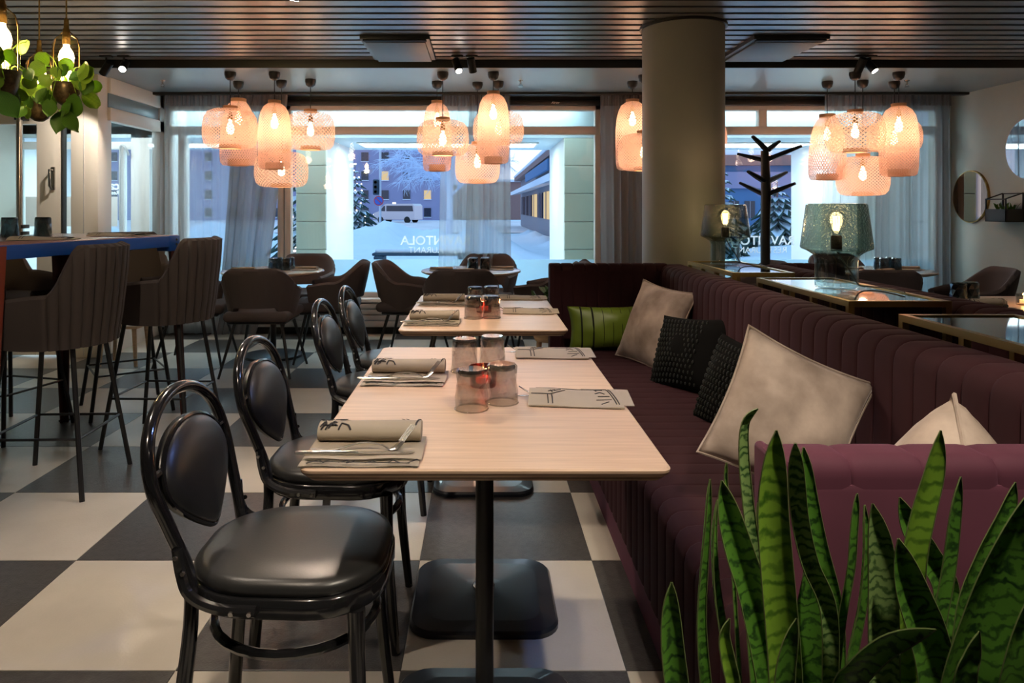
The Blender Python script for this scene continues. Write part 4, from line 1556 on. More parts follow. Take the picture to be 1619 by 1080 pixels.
# ================================================================== BRASS CONSOLES between the sofas
def console(label, x0, x1, y0, y1):
    c = thing('brass_console', label, 'console', ((x0 + x1) / 2, (y0 + y1) / 2, 0), group='brass framed consoles between the sofas')
    w, l, zt, b = (x1 - x0), (y1 - y0), .915, .020
    fr = MB()
    X, Y = w / 2 - b / 2, l / 2 - b / 2
    for sx in (-1, 1):
        fr.box((sx * X - b / 2, -l / 2, zt - b), (sx * X + b / 2, l / 2, zt))
    for sy in (-1, 1):
        fr.box((-w / 2 + b, sy * Y - b / 2, zt - b), (w / 2 - b, sy * Y + b / 2, zt))
    fr.build('top_frame', 'brass', c, smooth=False)
    for sx in (-1, 1):
        for y_ in (-Y, -Y + l * .33, Y - l * .33, Y) if sx < 0 else (-Y, Y):
            MB().box((sx * X - b / 2, y_ - b / 2, 0), (sx * X + b / 2, y_ + b / 2, zt - b)).build('post', 'brass', c, smooth=False)
    MB().box((-w / 2 + b, -l / 2 + b, zt - .012), (w / 2 - b, l / 2 - b, zt - .004)).build('glass_top', 'dark_mirror', c, smooth=False)
    sh_ = MB().box((-w / 2 + b, -l / 2 + b, .50), (w / 2 - b, l / 2 - b, .52)).build('shelf', 'black_metal', c, smooth=False)
    return c


console('brass console under the smaller glass lamp, farthest of three', 1.20, 1.50, 3.47, 4.22)
console('brass console under the large glass lamp, middle of three', 1.225, 1.57, 2.42, 3.23)
console('brass console with nothing on it at the right edge, nearest of three', 1.225, 1.57, 1.32, 2.13)


# ================================================================== GLASS TABLE LAMPS
def glass_lamp(label, loc):
    t = thing('table_lamp', label, 'table lamp', loc, group='smoked glass table lamps')
    MB().lathe([(.084, .128), (.105, .142), (.128, .152), (.131, .158), (.110, .322), (.106, .327), (.100, .328)], 48, caps=False).build('glass_shade', 'lamp_glass', t)
    MB().lathe([(.001, .001), (.072, .001), (.078, .006), (.078, .11), (.084, .128), (.079, .127), (.072, .108), (.071, .022), (.001, .016)], 40).build('base_glass', 'lamp_base_glass', t)
    sk = MB().lathe([(.001, .150), (.021, .150), (.021, .198), (.017, .204), (.001, .204)], 20).build('socket', 'black_metal', t)
    MB().lathe([(.001, .146), (.10, .146), (.10, .149), (.001, .149)], 32).build('disc', 'lamp_base_glass', t)
    bl_ = MB().lathe([(.012, .204), (.014, .215), (.030, .235), (.040, .260), (.036, .285), (.020, .303), (.001, .308)], 24).build('bulb', 'clear_glass', t)
    fm = MB()
    for k in range(6):
        a = PI * k / 3
        fm.tube([(.008 * math.cos(a), .008 * math.sin(a), .222), (.011 * math.cos(a), .011 * math.sin(a), .278)], .0022, 5)
    fm.build('filament', 'bulb_soft', bl_)
    MB().tube(smooth_path([(0, 0, .146), (.02, -.02, .10), (.05, -.03, .05), (.078, -.02, .012), (.13, .0, .004), (.16, -.06, .004), (.15, -.2, .004)], 6), .003, 6).build('flex', 'cable', t)
    pl_ = bpy.data.lights.new('lamp_light', 'POINT')
    pl_.energy = 4.0
    pl_.color = (1.0, .66, .36)
    pl_.shadow_soft_size = .03
    link('lamp_light', pl_, t, (0, 0, .26))
    return t


glass_lamp('smaller-looking smoked glass lamp beside the column, on the far console', (1.335, 3.97, .915))
glass_lamp('larger-looking smoked glass lamp in front, on the middle console', (1.385, 2.83, .915))

# ================================================================== COAT STAND
cs = thing('coat_stand', 'black tree-shaped coat stand in front of the right window', 'coat stand', (2.075, 5.3, 0))
MB().tube([(0, 0, 0.02), (0, 0, 1.12), (0.005, 0, 1.35), (-.005, 0, 1.64)], [.035, .033, .036, .028], 10).build('trunk', 'black_metal', cs)
MB().lathe([(.001, 0), (.2, 0), (.2, .012), (.05, .025), (.001, .025)], 30).build('base_plate', 'black_metal', cs)
q = lambda X_, Y_: ((X_ - 1210) * 5.3 / F, 0, H - (Y_ - VY) * 5.3 / F)
for a, b, dy in (((1213, 238), (1185, 217), -.02), ((1214, 237), (1240, 222), .03), ((1210, 254), (1178, 241), .05), ((1214, 252), (1250, 234), -.06),
                 ((1209, 287), (1171, 273), -.05), ((1214, 287), (1257, 271), .05), ((1209, 308), (1184, 288), .06), ((1215, 307), (1243, 291), -.05)):
    p0, p1 = Vector(q(*a)), Vector(q(*b))
    p1.y = dy * 3
    MB().tube([p0, (p0 + p1) / 2, p1], [.026, .024, .015], 6, flat=.7).build('branch', 'black_metal', cs)

# ================================================================== WOVEN PENDANTS
def shade_profile(kind):
    if kind == 'wide':
        return [(.40, 0), (.62, .004), (.80, .03), (.93, .12), (.99, .28), (1.0, .45), (.985, .62), (.94, .78), (.83, .91), (.62, .975), (.36, .995), (.25, 1.0)]
    if kind == 'tall':
        return [(.55, 0), (.78, .005), (.91, .03), (.97, .10), (.99, .25), (1.0, .42), (.99, .58), (.94, .74), (.84, .86), (.66, .945), (.45, .985), (.36, 1.0)]
    return [(.58, 0), (.84, .006), (.96, .05), (1.0, .16), (.985, .34), (.93, .54), (.84, .72), (.70, .86), (.54, .945), (.44, .975), (.40, 1.0)]


CLUSTER = {'left': 'left round table', 'middle': 'middle round table', 'column': 'table behind the column', 'right': 'right round table'}


def pendant(px_, d, y0, y1, w, kind, label, weave, watt=2.7):
    x = (px_ - VX) * d / F
    zt, zb = H - (y0 - VY) * d / F, H - (y1 - VY) * d / F
    h = zt - zb
    t = thing('woven_pendant', label, 'pendant lamp', (x, d, SZ), group='woven bamboo pendant lamps')
    MB().lathe([(.001, 0), (.045, 0), (.046, -.02), (.038, -.05), (.018, -.066), (.001, -.067)], 24).build('ceiling_cap', 'black_metal', t)
    zt, zb = zt - SZ, zb - SZ
    MB().tube([(0, 0, -.06), (0, 0, zt - .03)], .0035, 6).build('cord', 'black_metal', t)
    pr = [(r * w / 2, zb + z * h) for r, z in shade_profile(kind)]
    # finer rings for a round outline
    fine = []
    for a, b in zip(pr[:-1], pr[1:]):
        for k in range(2):
            fine.append((a[0] + (b[0] - a[0]) * k / 2, a[1] + (b[1] - a[1]) * k / 2))
    fine.append(pr[-1])
    sh = MB().lathe(fine, 40, caps=False, uv=True).build('shade', weave, t, angle=180, fix=False)
    rr = pr[0][0]
    MB().lathe([(rr, zb - .001), (rr, zb + .03 * h / .3), (rr - .004, zb + .03 * h / .3), (rr - .004, zb - .001), (rr, zb - .001)], 36, caps=False).build('inner_ring', 'bamboo', sh)
    MB().lathe([(pr[-1][0] + .004, zt - .006), (pr[-1][0] + .004, zt + .022), (pr[-1][0] - .002, zt + .022), (pr[-1][0] - .002, zt - .006)], 28, caps=False).build('top_ring', 'bamboo', sh)
    sk = MB().lathe([(.001, zt - .02), (.010, zt - .025), (.020, zt - .06), (.021, zt - .085), (.001, zt - .085)], 16).build('socket', 'old_brass', t)
    zc = zt - .085
    MB().lathe([(.010, zc), (.013, zc - .02), (.026, zc - .055), (.030, zc - .085), (.024, zc - .108), (.010, zc - .120), (.001, zc - .122)], 18).build('bulb', 'bulb_warm', t)
    pl_ = bpy.data.lights.new('pendant_light', 'POINT')
    pl_.energy = watt
    pl_.color = (1.0, .63, .42)
    pl_.shadow_soft_size = .04
    link('pendant_light', pl_, t, (0, 0, zc - .16))
    return t


for a in (
    (364, 5.82, 172, 235, .43, 'wide', 'wide woven pendant, leftmost of the left lamp cluster', 'weave_fine'),
    (377, 6.26, 160, 262, .31, 'bell', 'bell-shaped woven pendant behind the leftmost wide one', 'weave_fine'),
    (434, 5.82, 163, 268, .26, 'tall', 'tall woven pendant in the centre of the left lamp cluster', 'weave_tall'),
    (445, 6.20, 240, 296, .45, 'wide', 'lowest woven pendant of the left lamp cluster', 'weave_open'),
    (491, 6.15, 177, 237, .41, 'wide', 'open-weave wide pendant, rightmost of the left lamp cluster', 'weave_open'),
    (700, 5.82, 190, 246, .42, 'wide', 'wide woven pendant on the left of the middle lamp cluster', 'weave_open'),
    (691, 6.25, 163, 271, .25, 'tall', 'narrow tall woven pendant behind a wide one, middle cluster', 'weave_fine'),
    (780, 5.82, 148.5, 259, .26, 'tall', 'tall woven pendant hanging highest in the middle lamp cluster', 'weave_tall'),
    (788, 6.25, 176, 229.5, .44, 'wide', 'wide pendant mostly behind the tall one, middle cluster right', 'weave_open'),
    (755, 6.30, 228, 290, .39, 'wide', 'lowest woven pendant of the middle lamp cluster', 'weave_fine'),
    (1000, 6.25, 161, 269.5, .29, 'tall', 'tall woven pendant just left of the column', 'weave_tall'),
    (1018, 5.95, 211, 270, .42, 'wide', 'wide woven pendant half cut by the left side of the column', 'weave_fine'),
    (1108, 6.20, 192, 242, .43, 'wide', 'woven pendant of which a sliver shows right of the column', 'weave_fine'),
    (1308, 6.25, 184.5, 285, .305, 'bell', 'tall woven pendant, leftmost of the right lamp cluster', 'weave_fine'),
    (1352, 5.82, 178, 241, .44, 'wide', 'wide woven pendant at the top of the right lamp cluster', 'weave_open'),
    (1364, 6.20, 247, 309.5, .42, 'wide', 'lowest woven pendant of the right lamp cluster', 'weave_fine'),
    (1421, 5.82, 168, 279, .285, 'tall', 'tall woven pendant, rightmost of the right lamp cluster', 'weave_tall'),
    (1414, 6.26, 191, 240, .43, 'wide', 'wide pendant mostly behind the tall one, right cluster', 'weave_fine'),
):
    pendant(*a)


# ================================================================== CEILING SPOTS, VENTS, SPRINKLERS
def spotlight(label, loc, aim, watt, colr, cone, lit=True, z_top=CZ):
    t = thing('ceiling_spotlight', label, 'spotlight', (loc[0], loc[1], z_top), group='black ceiling spotlights')
    d = (Vector(aim) - Vector(loc)).normalized()
    p = Vector(loc) - Vector(t.location)
    MB().rbox((-.045, -.02, -.014), (.045, .02, 0), .004).build('track_adapter', 'black_metal', t)
    MB().tube([(0, 0, -.01), (0, 0, p.z + .02), tuple(p)], .007, 6).build('stem', 'black_metal', t)
    br = MB().tube([p - d * .055, p + d * .055], .030, 18)
    b = br.build('barrel', 'black_metal', t)
    lens = MB().tube([p + d * .052, p + d * .0565], .024, 18)
    lens.build('lens', 'spot_lens' if lit else 'steel', b)
    if watt:
        ld = bpy.data.lights.new('spot_light', 'SPOT')
        ld.energy = watt
        ld.color = colr
        ld.spot_size = R(cone)
        ld.spot_blend = .35
        ld.shadow_soft_size = .025
        o = link('spot_light', ld, t, tuple(p + d * .07))
        o.rotation_euler = d.to_track_quat('-Z', 'Y').to_euler()
    return t


for i, (loc, aim, w_, c_, cn) in enumerate(SPOTS):
    spotlight('black ceiling spotlight above the picture, lighting the %s' % ('second table gap', 'front chair', 'second oak table', 'floor by the bar stools', 'floor between the bar and the tables', 'snake plant', 'sofa cushions', 'right-hand table', 'chair backs in blue, an added fill lamp')[i], loc, aim, w_, c_, cn)
for (p_, yy, aim, w_, lab) in (
    (168, 108, (-.75, .38, -.85), 45, 'black spotlight on the ceiling near the vestibule, turned left'),
    (196, 104, (.15, -.75, -.6), 10, 'lit black spotlight on the ceiling near the vestibule'),
    (723, 104, (.22, -.45, -.7), 10, 'lit black spotlight above the middle lamp cluster, left one of two'),
    (746, 103, (.15, .5, -.8), 8, 'black spotlight above the middle lamp cluster, right one of two'),
    (1361, 103, (-.15, .5, -.8), 8, 'black spotlight above the right lamp cluster, left one of two'),
    (1376, 104, (.35, -.4, -.7), 10, 'lit black spotlight above the right lamp cluster, right one of two'),
):
    q_ = P(p_, yy, 5.45)
    spotlight(lab, tuple(q_), tuple(q_ + Vector(aim)), w_, (1, .86, .70), 60, lit=(w_ >= 10 and w_ < 40))

for x0, x1, lab in ((-.806, -.345, 'dark square air vent in the slatted ceiling above the middle table'), (1.806, 2.31, 'dark square air vent in the slatted ceiling right of the column')):
    v = thing('ceiling_vent', lab, 'vent', ((x0 + x1) / 2, 5.15, 2.326), group='ceiling vents')
    w = (x1 - x0) / 2
    MB().rbox((-w, -.35, .014), (w, .35, .05), .004).build('housing', 'black_metal', v)
    MB().rbox((-w + .03, -.30, 0), (w - .03, .34, .013), .004).build('plate', 'vent_metal', v)
    for k in range(9):
        MB().rbox((-w + .02, -.345 + k * .005, .004), (w - .02, -.342 + k * .005, .014), .001, 1).build('fin', 'black_metal', v)
for p_, lab in ((257, 'small sprinkler head in the soffit near the vestibule'), (823, 'small sprinkler head in the soffit right of the middle lamps'), (1434, 'small sprinkler head in the soffit near the right wall')):
    q_ = P(p_, 128, 6.2)
    s_ = thing('sprinkler_head', lab, 'sprinkler', (q_.x, 6.2, SZ), group='ceiling sprinklers')
    MB().lathe([(.001, 0), (.022, 0), (.020, -.006), (.008, -.01), (.007, -.035), (.001, -.035)], 14).build('body', 'steel', s_)
    MB().lathe([(.001, -.05), (.018, -.052), (.018, -.055), (.001, -.055)], 14).build('deflector', 'steel', s_)
    for sx in (-1, 1):
        MB().tube([(sx * .008, 0, -.03), (sx * .015, 0, -.042), (sx * .004, 0, -.053)], .002, 5).build('arm', 'steel', s_)


# ================================================================== TABLEWARE
def tumbler_mesh(mat):
    mb = MB()
    n = 8
    rows = [(.0415, 0), (.0405, .034), (.0375, .066), (.0385, .092), (.0335, .0985)]
    vs = []
    for i, (r, z) in enumerate(rows):
        for k in range(n):
            a = 2 * PI * (k + .5 * (i % 2)) / n + .3
            vs.append((r * math.cos(a), r * math.sin(a), z + (.006 * math.sin(3 * a + i) if 0 < i < 3 else 0)))
    fs = []
    for i in range(len(rows) - 1):
        for k in range(n):
            l = (k + 1) % n
            a, b, c, d = i * n + k, i * n + l, (i + 1) * n + k, (i + 1) * n + l
            if i % 2 == 0:
                fs += [(a, b, c), (b, d, c)]
            else:
                fs += [(a, b, d), (a, d, c)]
    fs.append(tuple((len(rows) - 1) * n + k for k in range(n)))
    mb.add(vs, fs)
    return mb.mesh('tumbler', mat, smooth=False)


TM = {'tumbler': tumbler_mesh('tumbler'), 'tumbler_dark': tumbler_mesh('tumbler_dark')}
TB = MB().lathe([(.001, .084), (.030, .084), (.034, .090), (.031, .0975), (.026, .095), (.001, .094)], 16).mesh('glass_base', 'tumbler_dark')
TR = MB().tube([(.0405 * math.cos(2 * PI * k / 24), .0405 * math.sin(2 * PI * k / 24), .0018) for k in range(24)], .0018, 5, closed=True).mesh('rim', 'tumbler')


def tumbler(loc, rz, label, dark=False, group='upturned tumblers'):
    t = thing('tumbler', label, 'glass', loc, rz=rz, group=group)
    link('bowl', TM['tumbler_dark' if dark else 'tumbler'], t)
    q = link('inner_wall', TM['tumbler_dark' if dark else 'tumbler'], t, scale=(.92, .92, .95))
    q.rotation_euler = (0, 0, .4)
    link('base', TB, t)
    link('rim', TR, t)
    return t


def candle(loc, label, mat='tumbler_dark', watt=.25):
    t = thing('candle_holder', label, 'candle', loc, group='tea lights in glass cups')
    MB().lathe([(.001, 0), (.034, 0), (.036, .004), (.038, .055), (.035, .055), (.033, .012), (.001, .010)], 20).build('cup', mat, t)
    w_ = MB().lathe([(.001, .011), (.020, .011), (.020, .026), (.001, .026)], 16).build('tea_light', 'wax', t)
    MB().lathe([(.001, .028), (.004, .034), (.003, .042), (.0005, .052)], 8).build('flame', 'flame', w_)
    if watt:
        pl_ = bpy.data.lights.new('candle_light', 'POINT')
        pl_.energy = watt
        pl_.color = (1, .5, .2)
        pl_.shadow_soft_size = .01
        link('candle_light', pl_, t, (0, 0, .06))
    return t


def strokes(mb, z, segs, w=.0026, zf=None):
    for pts in segs:
        fine = []
        for a, b in zip(pts[:-1], pts[1:]):
            fine += [(a[0] + (b[0] - a[0]) * k / 5, a[1] + (b[1] - a[1]) * k / 5) for k in range(5)]
        pts = fine + [pts[-1]]
        for a, b in zip(pts[:-1], pts[1:]):
            za = zf(*a) if zf else z
            zb_ = zf(*b) if zf else z
            mb.bar((a[0], a[1], za), (b[0], b[1], zb_), w, .0006)


def napkin_roll():
    """folded paper napkin with its far side rolled, printed with brush-drawn shapes"""
    t = thing('napkin', 'n', 'napkin', (0, 0, 0), group='rolled napkins')
    for k, (x0, x1, y0, y1) in enumerate(((-.105, .105, -.075, .06), (-.098, .108, -.052, .06))):
        def fn(u, v, k=k, x0=x0, x1=x1, y0=y0, y1=y1):
            return (x0 + (x1 - x0) * u, y0 + (y1 - y0) * v, .0025 + k * .004 + .0012 * math.sin(u * 9 + k) * (1 - v))
        mb = MB()
        mb.grid(fn, 12, 4)
        mb.grid(lambda u, v, fn=fn: (fn(u, v)[0], fn(u, v)[1], fn(u, v)[2] - .002), 12, 4)
        mb.build('fold', 'paper', t, angle=60)
    rl = MB().tube([(x, .045 + .006 * x, .022) for x in (-.095, -.05, 0, .05, .10)], [.024, .025, .025, .026, .025], 16, flat=.68)
    rl.build('roll', 'paper', t, angle=60)
    mb = MB()
    strokes(mb, .0075, [[(-.09, -.074), (-.07, -.06), (-.06, -.072)], [(-.066, -.07), (-.052, -.060)], [(-.035, -.070), (-.022, -.062), (-.012, -.070)], [(-.02, -.073), (-.008, -.064)], [(.012, -.072), (.024, -.063), (.032, -.071)],
                        [(.052, -.070), (.060, -.060), (.072, -.071)], [(-.09, -.066), (.09, -.073)], [(.085, -.073), (.102, -.056)]])
    zf = lambda x, y: .022 + .70 * math.sqrt(max(0, .0252 ** 2 - (y - .045 - .006 * x) ** 2)) + .0008
    strokes(mb, 0, [[(-.088, .022), (-.080, .034), (-.084, .044)], [(-.080, .022), (-.070, .036), (-.058, .028)], [(-.086, .03), (-.060, .03)], [(-.055, .022), (-.050, .035), (-.038, .030), (-.032, .022)],
                    [(-.078, .044), (-.070, .062)], [(-.066, .050), (-.046, .052)], [(-.060, .062), (-.040, .064)], [(.062, .056), (.068, .066)], [(.070, .056), (.076, .066)], [(-.092, .048), (-.086, .060), (-.074, .066)], [(-.09, .026), (-.082, .040)], [(-.074, .024), (-.066, .040), (-.060, .036)], [(-.056, .056), (-.048, .058), (-.044, .054)], [(.09, .03), (.097, .062)]], w=.0034, zf=zf)
    mb.build('print', 'ink', t, smooth=False)['kind'] = 'stuff'
    return t


def cutlery_pair(loc, rz, where):
    f = thing('fork', 'steel fork on the rolled napkin ' + where, 'fork', loc, rz=rz, group='forks on rolled napkins')
    pts = smooth_path([(-.105, -.018, .011), (-.06, -.022, .011), (-.01, -.008, .020), (.030, -.010, .018), (.052, -.022, .011)], 5)
    MB().tube(pts, [.0042 - .0016 * i / len(pts) for i in range(len(pts))], 6, flat=.5).build('handle', 'steel', f)
    MB().tube(smooth_path([(.050, -.022, .011), (.062, -.016, .013), (.074, -.004, .022)], 4), [.003, .005, .008, .010, .011, .0112, .011, .010, .009], 8, flat=.16).build('head', 'steel', f)
    for k in range(4):
        o = (k - 1.5) * .0045
        MB().tube([(.072 + o * .7, -.004 - o * .7, .022), (.094 + o * .7, .022 - o * .7, .047)], [.0014, .0009], 5).build('tine', 'steel', f)
    k_ = thing('knife', 'steel knife on the rolled napkin ' + where, 'knife', loc, rz=rz, group='knives on rolled napkins')
    MB().tube([(-.130, -.042, .012), (-.12, -.0415, .012), (-.02, -.039, .012), (-.008, -.0385, .011)], [.0048, .0062, .0056, .004], 8, flat=.7).build('handle', 'steel', k_)
    MB().prism([(-.010, -.045), (.085, -.044), (.102, -.036), (.085, -.033), (-.010, -.034)], .010, .0118, 'z').build('blade', 'steel', k_, smooth=False)
    return f, k_


nr = napkin_roll()
nr.scale = (1.08, 1.22, 1.15)
nr['label'] = 'rolled napkin with fork and knife at the nearest corner of the front table'
nr.location = (-.232, 1.452, .740)
TW = ((-.232, 1.452, 'nearest the camera, front table'), (-.215, 2.065, 'at the far end of the front table'), (-.205, 3.065, 'at the near end of the second table'), (-.195, 3.66, 'at the far end of the second table'))
cutlery_pair((-.232, 1.452, .740), 0, TW[0][2])
for x, y_, w_ in TW[1:]:
    copy_tree(nr, loc=(x, y_, .740), rz=R(-2), label='rolled napkin with fork and knife ' + w_)
    cutlery_pair((x, y_, .740), R(-2), w_)


def napkin_flat():
    """napkin folded into a flat pouch; cutlery tips stick out at one end"""
    t = thing('napkin', 'n', 'napkin', (0, 0, 0), group='pouch napkins')
    mb = MB()
    def up(u, v):
        a, b = -1 + 2 * u, -1 + 2 * v
        z = .004 + .011 * (1 - abs(b) ** 3) * (1 - .6 * u) + .001 * math.sin(u * 8)
        return (-.105 + .215 * u, -.045 + .09 * v - .004 * u * (1 - v), z)
    mb.grid(up, 14, 9)
    mb.grid(lambda u, v: (up(u, v)[0], up(u, v)[1], .002), 14, 9)
    for e in (0, 1):
        mb.grid(lambda u, v, e=e: (up(u, e)[0], up(u, e)[1], .002 + (up(u, e)[2] - .002) * v), 14, 2)
    mb.build('pouch', 'paper', t, angle=70)
    MB().rbox((.02, -.035, .0015), (.135, .055, .0035), .001, 1).build('fold', 'paper', t)
    pm = MB()
    zf = lambda x, y: up((x + .105) / .215, (y + .045) / .09)[2] + .0009
    strokes(pm, 0, [[(-.10, -.012), (-.055, -.012), (-.02, .016)], [(-.062, -.012), (-.060, -.042)], [(-.052, -.012), (-.050, -.042)], [(-.06, .002), (-.044, .014)], [(-.046, .008), (-.030, .020)], [(-.055, .010), (-.05, .0)],
                    [(.085, .040), (.100, -.040)], [(.079, .040), (.094, -.040)], [(.07, .030), (.05, .034), (.055, .022)], [(.05, .005), (.062, .014), (.072, .004)], [(.055, -.01), (.082, -.008)], [(.05, -.026), (.085, -.024)], [(.06, -.040), (.078, -.032)],
                    [(-.09, .041), (.08, .042)]], w=.0024, zf=zf)
    pm.build('print', 'ink', t, smooth=False)['kind'] = 'stuff'
    return t


def tips(loc, rz, where):
    f = thing('fork', 'fork tip in the pouch napkin ' + where, 'fork', loc, rz=rz, group='forks in pouch napkins')
    MB().tube([(.08, .012, .0075), (-.07, .012, .009), (-.10, .012, .010)], [.003, .003, .006], 6, flat=.4).build('handle', 'steel', f)
    for k in range(3):
        MB().tube([(-.098, .008 + k * .004, .010), (-.118, .010 + k * .004, .014), (-.140, .016 + k * .004, .026)], [.0014, .0012, .0008], 5).build('tine', 'steel', f)
    k_ = thing('knife', 'knife tip in the pouch napkin ' + where, 'knife', loc, rz=rz, group='knives in pouch napkins')
    MB().tube([(.09, -.008, .0075), (-.03, -.008, .009)], .004, 6, flat=.6).build('handle', 'steel', k_)
    MB().prism([(-.03, -.014), (-.13, -.010), (-.148, -.003), (-.13, .0), (-.03, -.002)], .0068, .0084, 'z').build('blade', 'steel', k_, smooth=False)


nf = napkin_flat()
nf.scale = (1.08, 1.75, 1.25)
nf.location = (.235, 1.845, .740)
nf.rotation_euler = (0, 0, R(-5))
nf['label'] = 'pouch napkin on the sofa side of the front table, nearer one'
tips((.235, 1.845, .740), R(-5), 'nearer one of the front table')
for x, y_, rz, w_ in ((.228, 2.41, R(-2), 'at the far corner of the front table'), (.215, 3.38, R(-3), 'on the sofa side of the second table, nearer one'), (.205, 3.88, R(-2), 'on the sofa side of the second table, farther one')):
    copy_tree(nf, loc=(x, y_, .740), rz=rz, label='pouch napkin ' + w_)
    tips((x, y_, .740), rz, w_)

tumbler((-.024, 1.757, .740), .2, 'smoky tumbler upside down, front left of the front table')
tumbler((.052, 1.815, .740), .9, 'smoky tumbler upside down, front right of the front table')
tumbler((-.050, 2.160, .740), .5, 'smoky tumbler upside down, back left of the front table')
tumbler((.033, 2.205, .740), 1.4, 'smoky tumbler upside down, back right of the front table')
candle((.005, 1.985, .740), 'small red glass tea light between the tumblers of the front table', 'red_glass', .35)
tumbler((-.035, 3.185, .740), .4, 'smoky tumbler upside down, front left of the second table')
tumbler((.045, 3.200, .740), 1.0, 'smoky tumbler upside down, front right of the second table')
tumbler((-.030, 3.560, .740), .6, 'smoky tumbler upside down, back left of the second table')
tumbler((.050, 3.590, .740), .1, 'smoky tumbler upside down, back right of the second table')
candle((.012, 3.375, .740), 'small red glass tea light between the tumblers of the second table', 'red_glass', .35)

# round tables
for tx, ty, nm in ((-1.715, 5.98, 'left'), (-.085, 6.0, 'middle'), (3.30, 6.0, 'right')):
    k = 0
    for dx, dy, wd in ((-.05, -.04, 'front left'), (.055, -.03, 'front right'), (-.04, .06, 'back left'), (.06, .065, 'back right')):
        tumbler((tx + dx + .06, ty + dy, .711), k * .8, 'dark tumbler upside down, %s of four on the %s round table' % (wd, nm), True, 'dark tumblers on the round tables')
        k += 1
    for dx, dy, rz, wd in ((-.24, -.06, R(8), 'left'), (.25, .02, R(-10), 'right'), (-.04, -.23, R(30), 'front')):
        q = copy_tree(nr, loc=(tx + dx, ty + dy, .711), rz=rz, label='rolled napkin on the %s side of the %s round table' % (wd, nm), group='rolled napkins')
        q.scale = (.95, 1.1, .6)

# high table
hp_ = lambda s, t_: tuple(A + ax * s + nx * t_ + Vector((0, 0, ZT)))
tumbler(hp_(.62, .60), .4, 'dark tumbler upside down on the high table, left of two', True, 'dark tumblers on the high table')
tumbler(hp_(.72, .50), 1.1, 'dark tumbler upside down on the high table, right of two', True, 'dark tumblers on the high table')
candle(hp_(.12, .16), 'dark glass tea light on the high table at the left edge', 'tumbler_dark', .4)
copy_tree(nf, loc=hp_(.42, .20), rz=ang - R(60), label='pouch napkin near the middle of the high table')
copy_tree(nf, loc=hp_(.88, .20), rz=ang - R(75), label='pouch napkin at the blue corner of the high table')

# table at the right edge
tumbler((2.46, 3.74, .740), .4, 'dark tumbler upside down on the right-edge table, left of two', True, 'dark tumblers on the right-edge table')
tumbler((2.55, 3.78, .740), 1.2, 'dark tumbler upside down on the right-edge table, right of two', True, 'dark tumblers on the right-edge table')
candle((2.71, 3.62, .740), 'glowing tea light on the right-edge table', 'tumbler', .7)
copy_tree(nr, loc=(2.43, 3.46, .740), rz=R(6), label='rolled napkin on the table at the right edge')
cutlery_pair((2.43, 3.46, .740), R(6), 'on the right-edge table')

# ================================================================== MIRRORS AND WALL SHELF
def mirror(label, y_, z, r, glass, frame):
    t = thing('wall_mirror', label, 'mirror', (XR, y_, z), group='round wall mirrors')
    for nm, rr, x0, x1, m_ in (('frame', r, -.022, 0, frame), ('mirror_glass', r - .008, -.0235, -.021, glass)):
        q_ = MB().lathe([(.001, x0), (rr, x0), (rr, x1), (.001, x1)], 64)
        q_.v = [(c, a, b) for a, b, c in q_.v]
        q_.build(nm, m_, t, angle=30)
    return t


mirror('round bronze-tinted mirror on the right wall, beside the curtain', 6.80, 1.325, .245, 'bronze_mirror', 'old_brass')
mirror('round clear mirror cut by the right edge, higher on the wall', 6.08, 1.72, .26, 'silver_mirror', 'pole_grey')
ws = thing('wall_planter', 'dark box planter with open wire house frame on the right wall', 'planter', (XR, 6.27, 1.10))
bx0, bx1, by = -.16, -.002, .125
wb = MB()
for a, b in (((bx0, -by, 0), (bx1, by, .008)), ((bx0, -by, 0), (bx0 + .008, by, .11)), ((bx1 - .008, -by, 0), (bx1, by, .11)), ((bx0, -by, 0), (bx1, -by + .008, .11)), ((bx0, by - .008, 0), (bx1, by, .11))):
    wb.box(a, b)
wb.build('box', 'planter_grey', ws, smooth=False)
for y_ in (-by + .005, by - .005):
    MB().box((bx0, y_ - .005, .11), (bx0 + .01, y_ + .005, .20)).build('frame_bar', 'black_metal', ws, smooth=False)
    MB().box((bx1 - .01, y_ - .005, .11), (bx1, y_ + .005, .25)).build('frame_bar', 'black_metal', ws, smooth=False)
    MB().bar((bx0 + .005, y_, .198), (bx1 - .005, y_, .248), .01).build('frame_bar', 'black_metal', ws, smooth=False)
for x_, z in ((bx0 + .005, .195), (bx1 - .005, .245)):
    MB().bar((x_, -by, z), (x_, by, z), .01).build('frame_bar', 'black_metal', ws, smooth=False)
MB().box((bx0 + .008, -by + .008, .085), (bx1 - .008, by - .008, .095)).build('soil', 'soil', ws, smooth=False)


# ================================================================== LEAVES
def leaf_mesh(kind, L, W, mat, seed=0):
    """broad leaf in the xz plane: stem at the origin, tip towards -z, facing -y"""
    rnd = random.Random(seed)
    mb = MB()
    n, m = 9, 7
    bend = rnd.uniform(.1, .35)
    def fn(u, v, off=0.0):
        s = u
        if kind == 'round':
            w = math.sqrt(max(0, 1 - (2 * s - 1) ** 2))
        elif kind == 'heart':
            w = (math.sin(PI * min(1, s * 1.02)) ** .55) * (1 - s) ** .35 * 1.25 if s > 0 else .25
        else:
            w = math.sin(PI * s) ** .8
        a = -1 + 2 * v
        x = a * W / 2 * w
        z = -s * L
        if kind == 'heart' and s < .25:
            z += abs(a) * L * .13 * (1 - s / .25)
        y = -.10 * W * a * a + bend * L * (s - .3) ** 2 * .8 + off
        return (x, y, z)
    mb.grid(fn, n, m)
    mb.grid(lambda u, v: fn(u, v, .0012), n, m)
    return mb.mesh('leaf', mat, angle=180, fix=False)


